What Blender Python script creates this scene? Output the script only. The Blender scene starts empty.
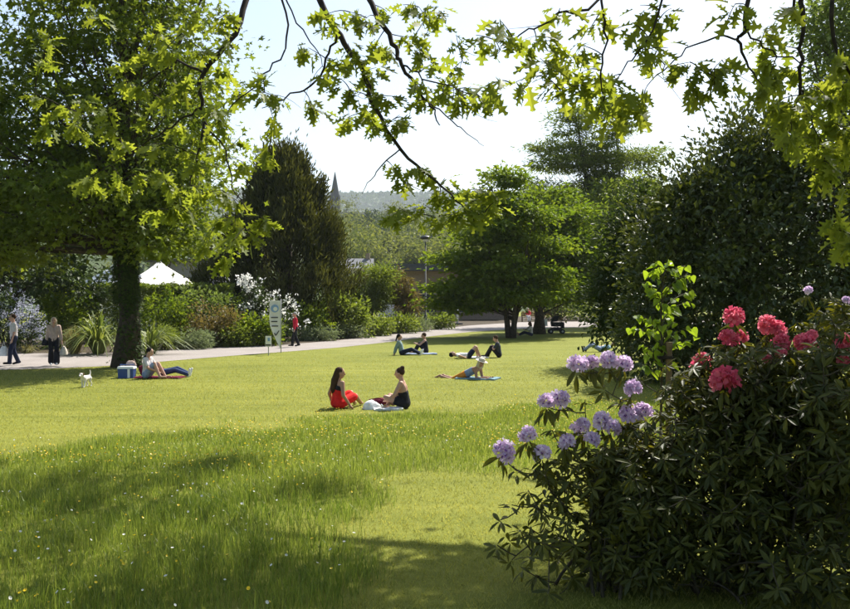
import bpy, math
import numpy as np
from mathutils import Vector, Matrix

R = np.random.default_rng(7)
scene = bpy.context.scene
COL = scene.collection

# ------------------------------------------------------------------ camera
FPX, CX, CY, HOR = 950.0, 425.0, 304.5, 297.0
CAM = np.array([0.0, 0.0, 2.4])
PITCH = math.atan((CY - HOR) / FPX)
cd = bpy.data.cameras.new('camera')
cam = bpy.data.objects.new('camera', cd)
COL.objects.link(cam)
cam.location = CAM
cam.rotation_euler = (math.radians(90) - PITCH, 0, 0)
cd.sensor_width = 36.0
cd.lens = FPX / 850.0 * 36.0
cd.clip_start = 0.1
cd.clip_end = 6000
scene.camera = cam

# ------------------------------------------------------------------ sky, sun, exposure
SUN_AZ, SUN_EL = math.radians(32), math.radians(50)
SUN = np.array([math.cos(SUN_EL) * math.sin(SUN_AZ), math.cos(SUN_EL) * math.cos(SUN_AZ), math.sin(SUN_EL)])
world = bpy.data.worlds.new('World')
scene.world = world
world.use_nodes = True
wn = world.node_tree
bg = wn.nodes['Background']
sky = wn.nodes.new('ShaderNodeTexSky')
sky.sky_type = 'NISHITA'
sky.sun_disc = False
sky.sun_elevation = SUN_EL
sky.sun_rotation = SUN_AZ
sky.altitude = 100
sky.air_density = 1.0
sky.dust_density = 2.0
sky.ozone_density = 1.0
wn.links.new(sky.outputs[0], bg.inputs[0])
bg.inputs[1].default_value = 0.095
sl = bpy.data.lights.new('sun', 'SUN')
sl.energy = 5.0
sl.angle = math.radians(0.5)
sl.color = (1.0, 0.95, 0.87)
so = bpy.data.objects.new('sun', sl)
COL.objects.link(so)
so.rotation_euler = (-Vector(SUN)).to_track_quat('-Z', 'Y').to_euler()
so.location = (20, 40, 60)
vs = scene.view_settings
vs.view_transform = 'Standard'
vs.look = 'None'
vs.gamma = 1.0
vs.use_curve_mapping = False
vs.exposure = 1.10
cy = scene.cycles
cy.max_bounces = 7
cy.diffuse_bounces = 3
cy.glossy_bounces = 2
cy.transmission_bounces = 4
cy.transparent_max_bounces = 6
cy.volume_bounces = 1
cy.use_denoising = True
cy.use_adaptive_sampling = True
cy.adaptive_threshold = 0.02
cy.sample_clamp_indirect = 6.0

# ------------------------------------------------------------------ geometry helpers
FWD = np.array([0, math.cos(PITCH), -math.sin(PITCH)])
UPV = np.array([0, math.sin(PITCH), math.cos(PITCH)])


def at(px, py, d):
    v = FWD + np.array([(px - CX) / FPX, 0, 0]) + (CY - py) / FPX * UPV
    return CAM + v * (d / v[1])


def ground(px, py, z=0.0):
    v = FWD + np.array([(px - CX) / FPX, 0, 0]) + (CY - py) / FPX * UPV
    p = CAM + v * ((z - CAM[2]) / v[2])
    p[2] = z
    return p


def gx(px, d):
    p = at(px, 300, d)
    p[2] = 0
    return p


def nrm(v):
    v = np.asarray(v, float)
    return v / (np.linalg.norm(v, axis=-1, keepdims=True) + 1e-9)


WL = {}


def tag(o, label=None, cat=None, group=None, kind=None):
    if label: o['label'] = label
    if cat: o['category'] = cat
    if group: o['group'] = group
    if kind: o['kind'] = kind
    return o


def thing(name, label, cat, loc, group=None, rz=0.0):
    o = bpy.data.objects.new(name, None)
    COL.objects.link(o)
    o.location = [float(a) for a in loc]
    o.rotation_euler = (0, 0, rz)
    o.empty_display_size = 0.1
    WL[o.name] = np.asarray(loc, float)
    return tag(o, label, cat, group)


def mesh_data(name, V, F, tint=None, smooth=False):
    V = np.asarray(V, np.float32).reshape(-1, 3)
    me = bpy.data.meshes.new(name)
    me.vertices.add(len(V))
    me.vertices.foreach_set('co', V.ravel())
    if not isinstance(F, list):
        F = [np.asarray(F)]
    elif F and not isinstance(F[0], np.ndarray):
        by = {}
        for f in F: by.setdefault(len(f), []).append(f)
        F = [np.array(x) for x in by.values()]
    loops = np.concatenate([f.ravel() for f in F]).astype(np.int32)
    tot = np.concatenate([np.full(len(f), f.shape[1]) for f in F]).astype(np.int32)
    st = np.concatenate([[0], np.cumsum(tot)[:-1]]).astype(np.int32)
    me.loops.add(len(loops))
    me.loops.foreach_set('vertex_index', loops)
    me.polygons.add(len(tot))
    me.polygons.foreach_set('loop_start', st)
    me.polygons.foreach_set('loop_total', tot)
    me.polygons.foreach_set('use_smooth', np.full(len(tot), smooth, bool))
    if tint is not None:
        a = me.attributes.new('tint', 'FLOAT', 'POINT')
        a.data.foreach_set('value', np.asarray(tint, np.float32))
    me.update(calc_edges=True)
    return me


def obj(name, V, F, mat, parent=None, tint=None, smooth=False, kind=None, local=False):
    V = np.asarray(V, float).reshape(-1, 3)
    w = np.zeros(3)
    if parent is not None and not local:
        w = WL[parent.name]
    me = mesh_data(name, V - w, F, tint, smooth)
    me.materials.append(mat)
    o = bpy.data.objects.new(name, me)
    COL.objects.link(o)
    if parent is not None:
        o.parent = parent
        WL[o.name] = WL[parent.name]
    else:
        WL[o.name] = np.zeros(3)
    if kind: o['kind'] = kind
    return o


def copy_of(o, parent, **kw):
    c = o.copy()
    COL.objects.link(c)
    c.parent = parent
    for k, v in kw.items(): setattr(c, k, v)
    return c


class MB:
    """collects boxes, tubes and lathes into one mesh"""
    def __init__(s): s.V, s.F, s.n = [], [], 0

    def add(s, V, F):
        s.V.append(np.asarray(V, float))
        s.F += [tuple(int(i) + s.n for i in f) for f in F]
        s.n += len(V)
        return s

    def box(s, c, e, rz=0.0, taper=1.0, ax=None):
        c = np.asarray(c, float)
        e = np.asarray(e, float) / 2
        P = np.array([[x, y, z] for z in (-1, 1) for y in (-1, 1) for x in (-1, 1)], float)
        P[P[:, 2] > 0, :2] *= taper
        P *= e
        if ax is not None: P = P @ np.array(ax)
        cs, sn = math.cos(rz), math.sin(rz)
        P = P @ np.array([[cs, sn, 0], [-sn, cs, 0], [0, 0, 1]])
        return s.add(P + c, [(0, 2, 3, 1), (4, 5, 7, 6), (0, 1, 5, 4), (2, 6, 7, 3), (0, 4, 6, 2), (1, 3, 7, 5)])

    def tube(s, pts, rad, n=6, cap=True):
        V, F = tube(pts, rad, n, cap)
        return s.add(V, F)

    def build(s, name, mat, parent=None, smooth=False, **kw):
        return obj(name, np.concatenate(s.V), s.F, mat, parent, smooth=smooth, **kw)


def tube(pts, rad, n=6, cap=True):
    pts = np.asarray(pts, float)
    rad = np.broadcast_to(np.asarray(rad, float), (len(pts),))
    t = np.gradient(pts, axis=0)
    t = nrm(t)
    ref = np.array([0.31, 0.17, 0.93]) if abs(t[0][2]) < 0.9 else np.array([0.95, 0.2, 0.1])
    V = []
    a = np.arange(n) * 2 * math.pi / n
    for p, d, r in zip(pts, t, rad):
        u = nrm(np.cross(d, ref))
        w = np.cross(d, u)
        V.append(p + r * (np.cos(a)[:, None] * u + np.sin(a)[:, None] * w))
    V = np.concatenate(V)
    F = []
    for i in range(len(pts) - 1):
        for j in range(n):
            k = (j + 1) % n
            F.append((i * n + j, i * n + k, (i + 1) * n + k, (i + 1) * n + j))
    if cap:
        F.append(tuple(range(n - 1, -1, -1)))
        F.append(tuple(range((len(pts) - 1) * n, len(pts) * n)))
    return V, F


def bez(a, b, c, n):
    t = np.linspace(0, 1, n)[:, None]
    return (1 - t) ** 2 * np.asarray(a) + 2 * t * (1 - t) * np.asarray(b) + t * t * np.asarray(c)


# ------------------------------------------------------------------ materials
def newmat(name):
    m = bpy.data.materials.new(name)
    m.use_nodes = True
    return m, m.node_tree.nodes, m.node_tree.links


def leafmat(name, c1, c2, trans=0.45, boost=(1.5, 1.5, 0.8), rough=0.45, spec=0.35):
    m, N, L = newmat(name)
    b = N['Principled BSDF']
    a = N.new('ShaderNodeAttribute')
    a.attribute_name = 'tint'
    mx = N.new('ShaderNodeMix')
    mx.data_type = 'RGBA'
    L.new(a.outputs['Fac'], mx.inputs['Factor'])
    mx.inputs['A'].default_value = (*c1, 1)
    mx.inputs['B'].default_value = (*c2, 1)
    L.new(mx.outputs['Result'], b.inputs['Base Color'])
    b.inputs['Roughness'].default_value = rough
    b.inputs['Specular IOR Level'].default_value = spec
    if trans > 0:
        ml = N.new('ShaderNodeMix')
        ml.data_type = 'RGBA'
        ml.blend_type = 'MULTIPLY'
        ml.inputs['Factor'].default_value = 1
        L.new(mx.outputs['Result'], ml.inputs['A'])
        ml.inputs['B'].default_value = (*boost, 1)
        tr = N.new('ShaderNodeBsdfTranslucent')
        L.new(ml.outputs['Result'], tr.inputs['Color'])
        ms = N.new('ShaderNodeMixShader')
        ms.inputs[0].default_value = trans
        L.new(b.outputs[0], ms.inputs[1])
        L.new(tr.outputs[0], ms.inputs[2])
        L.new(ms.outputs[0], N['Material Output'].inputs[0])
    return m


def plain(name, c, rough=0.6, spec=0.3, var=0.15, scale=8.0, metal=0.0, bump=0.0):
    m, N, L = newmat(name)
    b = N['Principled BSDF']
    tc = N.new('ShaderNodeTexCoord')
    nz = N.new('ShaderNodeTexNoise')
    nz.inputs['Scale'].default_value = scale
    nz.inputs['Detail'].default_value = 5
    L.new(tc.outputs['Object'], nz.inputs['Vector'])
    cr = N.new('ShaderNodeValToRGB')
    cr.color_ramp.elements[0].position = 0.3
    cr.color_ramp.elements[1].position = 0.7
    cr.color_ramp.elements[0].color = (*[x * (1 - var) for x in c], 1)
    cr.color_ramp.elements[1].color = (*[min(1, x * (1 + var)) for x in c], 1)
    L.new(nz.outputs['Fac'], cr.inputs[0])
    L.new(cr.outputs[0], b.inputs['Base Color'])
    b.inputs['Roughness'].default_value = rough
    b.inputs['Specular IOR Level'].default_value = spec
    b.inputs['Metallic'].default_value = metal
    if bump > 0:
        bp = N.new('ShaderNodeBump')
        bp.inputs['Strength'].default_value = bump
        L.new(nz.outputs['Fac'], bp.inputs['Height'])
        L.new(bp.outputs[0], b.inputs['Normal'])
    return m


def groundmat(name, cols, scales, bump=0.3, bscale=40):
    """mix of several noise scales between colours"""
    m, N, L = newmat(name)
    b = N['Principled BSDF']
    b.inputs['Roughness'].default_value = 0.85
    b.inputs['Specular IOR Level'].default_value = 0.1
    tc = N.new('ShaderNodeTexCoord')
    prev = None
    for (ca, cb), s in zip(cols, scales):
        mp = N.new('ShaderNodeMapping')
        mp.inputs['Scale'].default_value = s if isinstance(s, tuple) else (s, s, s)
        L.new(tc.outputs['Object'], mp.inputs[0])
        nz = N.new('ShaderNodeTexNoise')
        nz.inputs['Scale'].default_value = 1
        nz.inputs['Detail'].default_value = 6
        nz.inputs['Roughness'].default_value = 0.65
        L.new(mp.outputs[0], nz.inputs['Vector'])
        cr = N.new('ShaderNodeValToRGB')
        cr.color_ramp.elements[0].position = 0.32
        cr.color_ramp.elements[1].position = 0.68
        cr.color_ramp.elements[0].color = (*ca, 1)
        cr.color_ramp.elements[1].color = (*cb, 1)
        L.new(nz.outputs['Fac'], cr.inputs[0])
        if prev is None:
            prev = cr.outputs[0]
        else:
            mx = N.new('ShaderNodeMix')
            mx.data_type = 'RGBA'
            mx.blend_type = 'MULTIPLY'
            mx.inputs['Factor'].default_value = 1
            L.new(prev, mx.inputs['A'])
            L.new(cr.outputs[0], mx.inputs['B'])
            prev = mx.outputs['Result']
    L.new(prev, b.inputs['Base Color'])
    nz = N.new('ShaderNodeTexNoise')
    nz.inputs['Scale'].default_value = bscale
    nz.inputs['Detail'].default_value = 4
    L.new(tc.outputs['Object'], nz.inputs['Vector'])
    bp = N.new('ShaderNodeBump')
    bp.inputs['Strength'].default_value = bump
    bp.inputs['Distance'].default_value = 0.05
    L.new(nz.outputs['Fac'], bp.inputs['Height'])
    L.new(bp.outputs[0], b.inputs['Normal'])
    return m


M = {}
M['lawn'] = groundmat('lawn', [((0.165, 0.18, 0.026), (0.235, 0.24, 0.042)), ((0.74, 0.78, 0.68), (1.08, 1.06, 1.1)), ((0.8, 0.84, 0.7), (1.0, 1.0, 1.0))],
                      [0.22, (0.12, 1.6, 1), 9.0], 0.5, 60)
M['path'] = groundmat('path', [((0.26, 0.232, 0.212), (0.315, 0.285, 0.262)), ((0.85, 0.85, 0.85), (1, 1, 1))], [0.5, 12.0], 0.2, 80)
M['soil'] = groundmat('soil', [((0.045, 0.035, 0.022), (0.09, 0.07, 0.045)), ((0.7, 0.7, 0.7), (1, 1, 1))], [1.5, 15.0], 0.6, 20)
M['hill'] = groundmat('hill', [((0.05, 0.075, 0.02), (0.10, 0.13, 0.04)), ((0.45, 0.5, 0.45), (1, 1, 1))], [0.006, 0.06], 1.0, 0.05)
M['grass'] = leafmat('grass', (0.20, 0.225, 0.035), (0.42, 0.40, 0.11), 0.5, (1.2, 1.15, 0.8), 0.5, 0.25)
M['meadow'] = leafmat('meadow', (0.085, 0.145, 0.020), (0.31, 0.355, 0.075), 0.5, (1.25, 1.2, 0.75), 0.45, 0.3)
M['oak'] = leafmat('oak_leaf', (0.085, 0.13, 0.018), (0.20, 0.24, 0.04), 0.58, (1.9, 1.7, 0.8), 0.55, 0.25)
M['maple'] = leafmat('maple_leaf', (0.055, 0.095, 0.013), (0.14, 0.185, 0.025), 0.5, (1.8, 1.6, 0.7), 0.55, 0.2)
M['darkleaf'] = leafmat('dark_leaf', (0.022, 0.042, 0.010), (0.055, 0.08, 0.018), 0.25, (1.5, 1.5, 0.7), 0.55, 0.2)
M['evergreen'] = leafmat('evergreen_leaf', (0.026, 0.046, 0.013), (0.085, 0.11, 0.026), 0.2, (1.9, 1.6, 0.6), 0.36, 0.45)
M['yew'] = leafmat('yew_leaf', (0.022, 0.028, 0.008), (0.105, 0.115, 0.03), 0.22, (1.5, 1.35, 0.6), 0.6, 0.12)
M['mid'] = leafmat('mid_leaf', (0.055, 0.105, 0.012), (0.165, 0.215, 0.026), 0.5, (1.6, 1.5, 0.6), 0.6, 0.15)
M['light'] = leafmat('light_leaf', (0.085, 0.125, 0.022), (0.185, 0.22, 0.04), 0.48, (1.4, 1.4, 0.7), 0.5, 0.25)
M['airy'] = leafmat('airy_leaf', (0.095, 0.14, 0.035), (0.18, 0.225, 0.06), 0.48, (1.4, 1.4, 0.8), 0.5, 0.25)
M['bronze'] = leafmat('bronze_leaf', (0.10, 0.085, 0.03), (0.20, 0.16, 0.06), 0.4, (1.3, 1.2, 0.7), 0.5, 0.25)
M['silver'] = leafmat('silver_leaf', (0.14, 0.18, 0.09), (0.24, 0.28, 0.16), 0.35, (1.2, 1.2, 0.8), 0.6, 0.2)
M['hillleaf'] = leafmat('hill_leaf', (0.05, 0.08, 0.025), (0.22, 0.235, 0.065), 0.4, (1.4, 1.35, 0.7), 0.6, 0.15)
M['hilldark'] = leafmat('hill_dark_leaf', (0.03, 0.055, 0.025), (0.06, 0.09, 0.035), 0.3, (1.4, 1.35, 0.7), 0.6, 0.15)
M['straw'] = leafmat('straw', (0.16, 0.15, 0.06), (0.30, 0.27, 0.12), 0.4, (1.2, 1.15, 0.8), 0.6, 0.2)
M['strap'] = leafmat('strap_leaf', (0.08, 0.12, 0.025), (0.24, 0.27, 0.07), 0.35, (1.3, 1.3, 0.7), 0.4, 0.4)
M['rhodo'] = leafmat('rhododendron_leaf', (0.024, 0.036, 0.006), (0.13, 0.135, 0.022), 0.32, (2.0, 1.7, 0.6), 0.48, 0.28)
M['lime'] = leafmat('lime_leaf', (0.13, 0.20, 0.02), (0.21, 0.29, 0.035), 0.5, (1.5, 1.45, 0.6), 0.45, 0.3)
M['ivy'] = leafmat('ivy_leaf', (0.02, 0.042, 0.009), (0.07, 0.105, 0.02), 0.35, (1.5, 1.5, 0.7), 0.6, 0.12)
M['lilac'] = leafmat('lilac_petal', (0.62, 0.46, 0.66), (0.86, 0.74, 0.86), 0.4, (1.15, 1.1, 1.15), 0.6, 0.2)
M['lilac_dark'] = leafmat('lilac_blotch', (0.16, 0.05, 0.26), (0.25, 0.10, 0.35), 0.3, (1.2, 1.1, 1.2), 0.6, 0.2)
M['pink'] = leafmat('pink_petal', (0.62, 0.07, 0.14), (0.85, 0.26, 0.32), 0.45, (1.15, 1.3, 1.3), 0.6, 0.2)
M['white_petal'] = leafmat('white_petal', (0.72, 0.72, 0.66), (0.85, 0.85, 0.80), 0.35, (1.1, 1.1, 1.1), 0.6, 0.2)
M['blue_petal'] = leafmat('blue_petal', (0.36, 0.37, 0.47), (0.52, 0.53, 0.62), 0.35, (1.1, 1.1, 1.1), 0.6, 0.2)
M['butter'] = leafmat('buttercup_petal', (0.75, 0.50, 0.01), (0.85, 0.62, 0.02), 0.35, (1.1, 1.1, 1.0), 0.35, 0.4)
M['bark'] = plain('bark', (0.055, 0.043, 0.033), 0.9, 0.1, 0.5, 9, bump=0.6)
M['barkdark'] = plain('bark_dark', (0.035, 0.028, 0.022), 0.9, 0.15, 0.4, 14, bump=0.5)
M['twig'] = plain('twig', (0.06, 0.05, 0.032), 0.8, 0.15, 0.4, 20)
M['stem'] = plain('green_stem', (0.08, 0.07, 0.03), 0.7, 0.2, 0.3, 20)

# ------------------------------------------------------------------ leaf templates (long axis y, normal z)
def t_diamond(w=0.55, fold=0.12):
    V = np.array([[0, 0, 0], [w / 2, 0.45, fold], [0, 1, -0.05], [-w / 2, 0.45, fold]])
    return V, np.array([[0, 1, 2], [0, 2, 3]])


def t_tri(w=0.5):
    return np.array([[-w / 2, 0, 0], [w / 2, 0, 0], [0, 1, 0]]), np.array([[0, 1, 2]])


def t_star(w=1.0):
    # three-lobed maple-like leaf
    V = np.array([[0, 0, 0], [0.16, 0.30, 0.05], [0.52, 0.42, 0], [0.2, 0.55, 0.06], [0, 1, -0.08], [-0.2, 0.55, 0.06], [-0.52, 0.42, 0], [-0.16, 0.30, 0.05]])
    V[:, 0] *= w
    return V, np.array([[0, 1, 3], [1, 2, 3], [0, 3, 5], [3, 4, 5], [0, 5, 7], [5, 6, 7]])


def half_leaf(h, fold=0.10, droop=-0.25):
    h = np.array(h, float)
    n = len(h)
    V, F = [], []
    z = lambda x, y: fold * abs(x) * 2 + droop * y * y * 0.5
    for s in (1, -1):
        o = len(V)
        for x, y in h: V.append([s * x, y, z(x, y)])
        m = np.maximum.accumulate(h[:, 1])
        for y in np.clip(m * 0.92 + 0.02, 0, 1): V.append([0, y, z(0, y)])
        for i in range(n - 1):
            q = [o + i, o + i + 1, o + n + i + 1, o + n + i]
            F.append(q if s > 0 else q[::-1])
    return np.array(V), np.array(F)


T_OAK = half_leaf([(0.012, 0.0), (0.014, 0.12), (0.17, 0.20), (0.09, 0.29), (0.10, 0.36), (0.36, 0.50), (0.30, 0.54), (0.12, 0.55),
                   (0.11, 0.62), (0.30, 0.80), (0.22, 0.80), (0.08, 0.80), (0.07, 0.87), (0.12, 0.97), (0.01, 1.0)])
T_RHO = half_leaf([(0.012, 0), (0.012, 0.1), (0.09, 0.27), (0.14, 0.52), (0.12, 0.75), (0.05, 0.93), (0.006, 1.0)], 0.2, -0.25)
T_RHO_L = half_leaf([(0.012, 0), (0.08, 0.25), (0.14, 0.55), (0.09, 0.82), (0.006, 1.0)], 0.2, -0.25)
T_HEART = half_leaf([(0.012, 0), (0.012, 0.22), (0.25, 0.16), (0.40, 0.36), (0.36, 0.58), (0.2, 0.8), (0.006, 1.02)], 0.15, -0.3)
T_DIA = t_diamond()
T_NARROW = t_diamond(0.28)
T_WIDE = t_diamond(0.8)
T_STAR = t_star()


def basis(d, n=None, roll=None):
    """rows x,y,z with y along d and z close to n"""
    d = nrm(d)
    if n is None:
        n = R.normal(size=d.shape)
    n = n - (n * d).sum(1, keepdims=True) * d
    n = nrm(n)
    x = np.cross(d, n)
    return np.stack([x, d, n], 1)


def scatter(T, pos, B, s, tint=None):
    V, F = T
    s = np.broadcast_to(np.asarray(s, float), (len(pos),))
    P = pos[:, None, :] + s[:, None, None] * np.einsum('vk,nkj->nvj', V, B)
    FF = (np.arange(len(pos)) * len(V))[:, None, None] + F[None]
    if tint is None: tint = R.random(len(pos))
    return P.reshape(-1, 3), FF.reshape(-1, F.shape[1]), np.repeat(tint, len(V))


def merge(parts):
    V, F, T, o = [], [], [], 0
    for v, f, t in parts:
        V.append(v); F.append(f + o); T.append(t); o += len(v)
    return np.concatenate(V), np.concatenate(F), np.concatenate(T)


# ------------------------------------------------------------------ plant builders
def rand_dirs(n):
    return nrm(R.normal(size=(n, 3)))


def crown(ells, nclump, per, cr, shell=0.6, flat=0.6):
    """clump centres in a union of ellipsoids (c, r), leaves scattered about each clump; returns leaf positions, outward dirs, clump centres"""
    vol = np.array([np.prod(r) for c, r in ells]) ** 0.55
    vol /= vol.sum()
    pick = R.choice(len(ells), nclump, p=vol)
    C = np.array([np.asarray(ells[i][0], float) for i in pick])
    RR = np.array([np.asarray(ells[i][1], float) for i in pick])
    dr = rand_dirs(nclump)
    rad = shell + (1 - shell) * R.random(nclump) ** 0.6
    rad *= 1 + 0.13 * R.normal(size=nclump)
    cen = C + dr * RR * rad[:, None]
    csz = cr * R.uniform(0.5, 1.7, nclump)
    n = nclump * per
    off = R.normal(size=(n, 3)) * np.array([1, 1, flat]) * 0.55
    k = np.repeat(np.arange(nclump), per)
    pos = cen[k] + off * csz[k][:, None]
    out = nrm(pos - C[k]) * 0.7 + nrm(off) * 0.8
    return pos, out, cen, k


def foliage(ells, nclump, per, cr, T, size, shell=0.6, flat=0.6, droop=0.25, upn=0.7, zmin=0.05, svar=0.35, outn=0.0):
    pos, out, cen, k = crown(ells, nclump, per, cr, shell, flat)
    keep = pos[:, 2] > zmin
    pos, out, k = pos[keep], out[keep], k[keep]
    n = len(pos)
    d = nrm(out + 0.6 * R.normal(size=(n, 3)) + np.array([0, 0, -droop]))
    nn = R.normal(size=(n, 3)) * 0.6 + np.array([0, 0, upn])
    if outn:
        d = nrm(R.normal(size=(n, 3)))
        nn = nrm(out) * outn + R.normal(size=(n, 3)) * 0.35 + np.array([0, 0, 0.25])
    ct = R.random(nclump)
    tint = np.clip(ct[k] * 0.55 + R.random(n) * 0.45, 0, 1)
    s = size * (1 + svar * R.normal(size=n)).clip(0.4, 1.9)
    return scatter(T, pos, basis(d, nn), s, tint), cen


def limbs(base, trunk_pts, trunk_r, cen, nl, r0=0.09, sides=5, hmin=0.15):
    """one mesh of curved branches from the trunk to clump centres"""
    mb = MB()
    idx = R.choice(len(cen), min(nl, len(cen)), replace=False)
    tp = np.asarray(trunk_pts)
    hs = tp[:, 2]
    for i in idx:
        c = cen[i]
        hz = hs[0] + (c[2] - hs[0]) * R.uniform(0.45, 0.8)
        hz = min(max(hz, hs[0] + hmin * (hs[-1] - hs[0])), hs[-1])
        p0 = np.array([np.interp(hz, hs, tp[:, j]) for j in range(3)])
        mid = (p0 + c) / 2 + np.array([0, 0, 0.12 * np.linalg.norm(c - p0)]) + R.normal(size=3) * 0.08 * np.linalg.norm(c - p0)
        r = r0 * R.uniform(0.5, 1.0)
        mb.tube(bez(p0, mid, c, 6), np.linspace(r, r * 0.22, 6), sides)
    return mb


def tree(name, label, base, height, tr, ells, nclump, per, cr, T, size, leaf, bark='bark', group=None, shell=0.6, flat=0.6,
         nl=30, lean=(0, 0), lr=0.1, cat='tree', zmin=0.3, stems=1, droop=0.25, upn=0.7, top=0.85, hmin=0.15, outn=0.0):
    base = np.asarray(base, float)
    t = thing(name, label, cat, base, group)
    for sidx in range(stems):
        if stems == 1:
            b0, l = base, np.array([lean[0], lean[1], 0])
        else:
            a = sidx * 2 * math.pi / stems + 0.5
            b0 = base + np.array([math.cos(a), math.sin(a), 0]) * tr * 1.1
            l = np.array([math.cos(a), math.sin(a), 0]) * height * 0.22
        h = np.linspace(0, 1, 9)
        pts = b0 + h[:, None] * np.array([0, 0, height * top]) + (h ** 1.4)[:, None] * l
        pts[1:, :2] += R.normal(size=(8, 2)) * tr * 0.25
        rad = tr * (1 - h * 0.85) * (1 + 0.5 * np.exp(-h * 22))
        pts[0, 2] -= 0.1
        V, F = tube(pts, rad, 10)
        obj('trunk', V, F, M[bark], t, smooth=True)
        if sidx == 0: P0 = pts
    (V, F, tn), cen = foliage(ells, nclump, per, cr, T, size, shell, flat, droop, upn, zmin, outn=outn)
    if nl: limbs(base, P0, tr, cen, nl, lr, hmin=hmin).build('branch', M[bark], t, smooth=True)
    obj('crown', V, F, M[leaf], t, tint=tn, kind='stuff')
    return t


def shrub(name, label, base, w, h, dep, n, T, size, leaf, group=None, cr=0.3, bark='twig', cat='shrub', shell=0.55, flat=0.7, lumps=4,
          flowers=None, droop=0.0, upn=0.6):
    base = np.asarray(base, float)
    t = thing(name, label, cat, base, group)
    ells = [(base + np.array([0, 0, h * 0.42]), (w * 0.5, dep * 0.5, h * 0.56))]
    for i in range(lumps):
        a = R.uniform(0, 2 * math.pi)
        q = R.uniform(0.15, 0.42)
        s = R.uniform(0.35, 0.55)
        ells.append((base + np.array([math.cos(a) * w * q, math.sin(a) * dep * q, h * R.uniform(0.3, 0.68)]), (w * 0.5 * s, dep * 0.5 * s, h * 0.5 * s)))
    per = 30
    (V, F, tn), cen = foliage(ells, max(6, n // per), per, cr, T, size, shell, flat, droop, upn, 0.02)
    obj('foliage', V, F, M[leaf], t, tint=tn, kind='stuff')
    mb = MB()
    for i in range(7):
        c = cen[R.integers(len(cen))]
        b = base + np.array([R.normal() * 0.06 * w, R.normal() * 0.06 * dep, -0.05])
        mb.tube(bez(b, (b + c) / 2 + [0, 0, 0.15 * h], c, 5), np.linspace(0.03, 0.008, 5), 5)
    mb.build('stem', M[bark], t, smooth=True)
    if flowers:
        fm, fn, fs = flowers
        (V, F, tn), _ = foliage([(e[0] + np.array([0, 0, 0.03 * h]), np.array(e[1]) * 1.03) for e in ells], fn, 14, fs, T_WIDE, fs * 0.55, 0.93, 0.8, -0.3, 0.5, h * 0.25)
        obj('blossom', V, F, M[fm], t, tint=tn, kind='stuff')
    return t

# ================================================================== SETTING
def poly_in(P, poly):
    x, y = P[:, 0], P[:, 1]
    poly = np.asarray(poly)[:, :2]
    ins = np.zeros(len(P), bool)
    j = len(poly) - 1
    for i in range(len(poly)):
        xi, yi = poly[i]; xj, yj = poly[j]
        c = ((yi > y) != (yj > y)) & (x < (xj - xi) * (y - yi) / (yj - yi + 1e-12) + xi)
        ins ^= c
        j = i
    return ins


def strip(name, near, far, z, mat, sub=6):
    def res(c):
        c = np.asarray(c); t = np.linspace(0, len(c) - 1, (len(c) - 1) * sub + 1)
        return np.stack([np.interp(t, np.arange(len(c)), c[:, k]) for k in range(3)], 1)
    a, b = res(near), res(far)
    n = len(a)
    V = np.concatenate([a, b]); V[:, 2] = z
    F = np.array([[i, i + 1, n + i + 1, n + i] for i in range(n - 1)])
    return tag(obj(name, V, F, mat), kind='structure')


# ground sheet: fine near the camera, reaching past the hills
gy = np.concatenate([np.linspace(-60, 4, 8), np.linspace(5, 60, 80), np.linspace(64, 400, 30), np.linspace(450, 3500, 16)])
gxs = np.concatenate([np.linspace(-1900, -60, 12), np.linspace(-50, 50, 60), np.linspace(60, 1900, 12)])
X, Y = np.meshgrid(gxs, gy)
Z = np.zeros_like(X)
V = np.stack([X, Y, Z], -1).reshape(-1, 3)
nx = len(gxs)
F = np.array([[j * nx + i, j * nx + i + 1, (j + 1) * nx + i + 1, (j + 1) * nx + i] for j in range(len(gy) - 1) for i in range(nx - 1)])
tag(obj('lawn', V, F, M['lawn']), kind='structure')

P_NEAR = [(-90, 371.5), (0, 370), (60, 368.5), (120, 365.5), (170, 361), (230, 356), (290, 351.5), (340, 347.5), (390, 342), (430, 336.5), (470, 332), (520, 328.8), (600, 327), (740, 326)]
P_FAR = [(-90, 352), (0, 353), (60, 353.5), (110, 352.8), (160, 350.3), (220, 347.5), (280, 345), (330, 341.2), (380, 336), (430, 330), (470, 325.5), (520, 322.3), (600, 321.4), (740, 321)]
near = [ground(*p) for p in P_NEAR]
far = [ground(*p) for p in P_FAR]
strip('path', near, far, 0.006, M['path'])
back = [f + np.array([0, 26.0, 0]) for f in far]
strip('flower_bed', [f + np.array([0, 0.02, 0]) for f in far], back, 0.004, M['soil'])

# far hill: a slope that rises behind the gardens, and a ridge beyond
def hz(x, y):
    base = np.clip(y - 150, 0, None) * 0.098
    r = 318 * np.exp(-((y - 3000) / 700.0) ** 2) * (0.95 + 0.06 * np.sin(x / 420.0 + 2.4) + 0.02 * np.sin(x / 130.0))
    b2 = np.where(y > 700, 54 * np.exp(-((y - 700) / 300.0) ** 2), np.minimum(base, 54))
    return np.maximum(b2, r) + 1.2 * np.sin(x / 40.0) * np.clip((y - 150) / 200, 0, 1) - 0.3
xs = np.linspace(-1850, 1850, 160)
ys = np.concatenate([np.linspace(146, 700, 60), np.linspace(720, 3400, 70)])
X, Y = np.meshgrid(xs, ys)
Z = hz(X, Y)
Z[0] = -0.4
V = np.stack([X, Y, Z], -1).reshape(-1, 3)
nx = len(xs)
F = np.array([[j * nx + i, j * nx + i + 1, (j + 1) * nx + i + 1, (j + 1) * nx + i] for j in range(len(ys) - 1) for i in range(nx - 1)])
tag(obj('hill', V, F, M['hill'], smooth=True), kind='structure')

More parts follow.
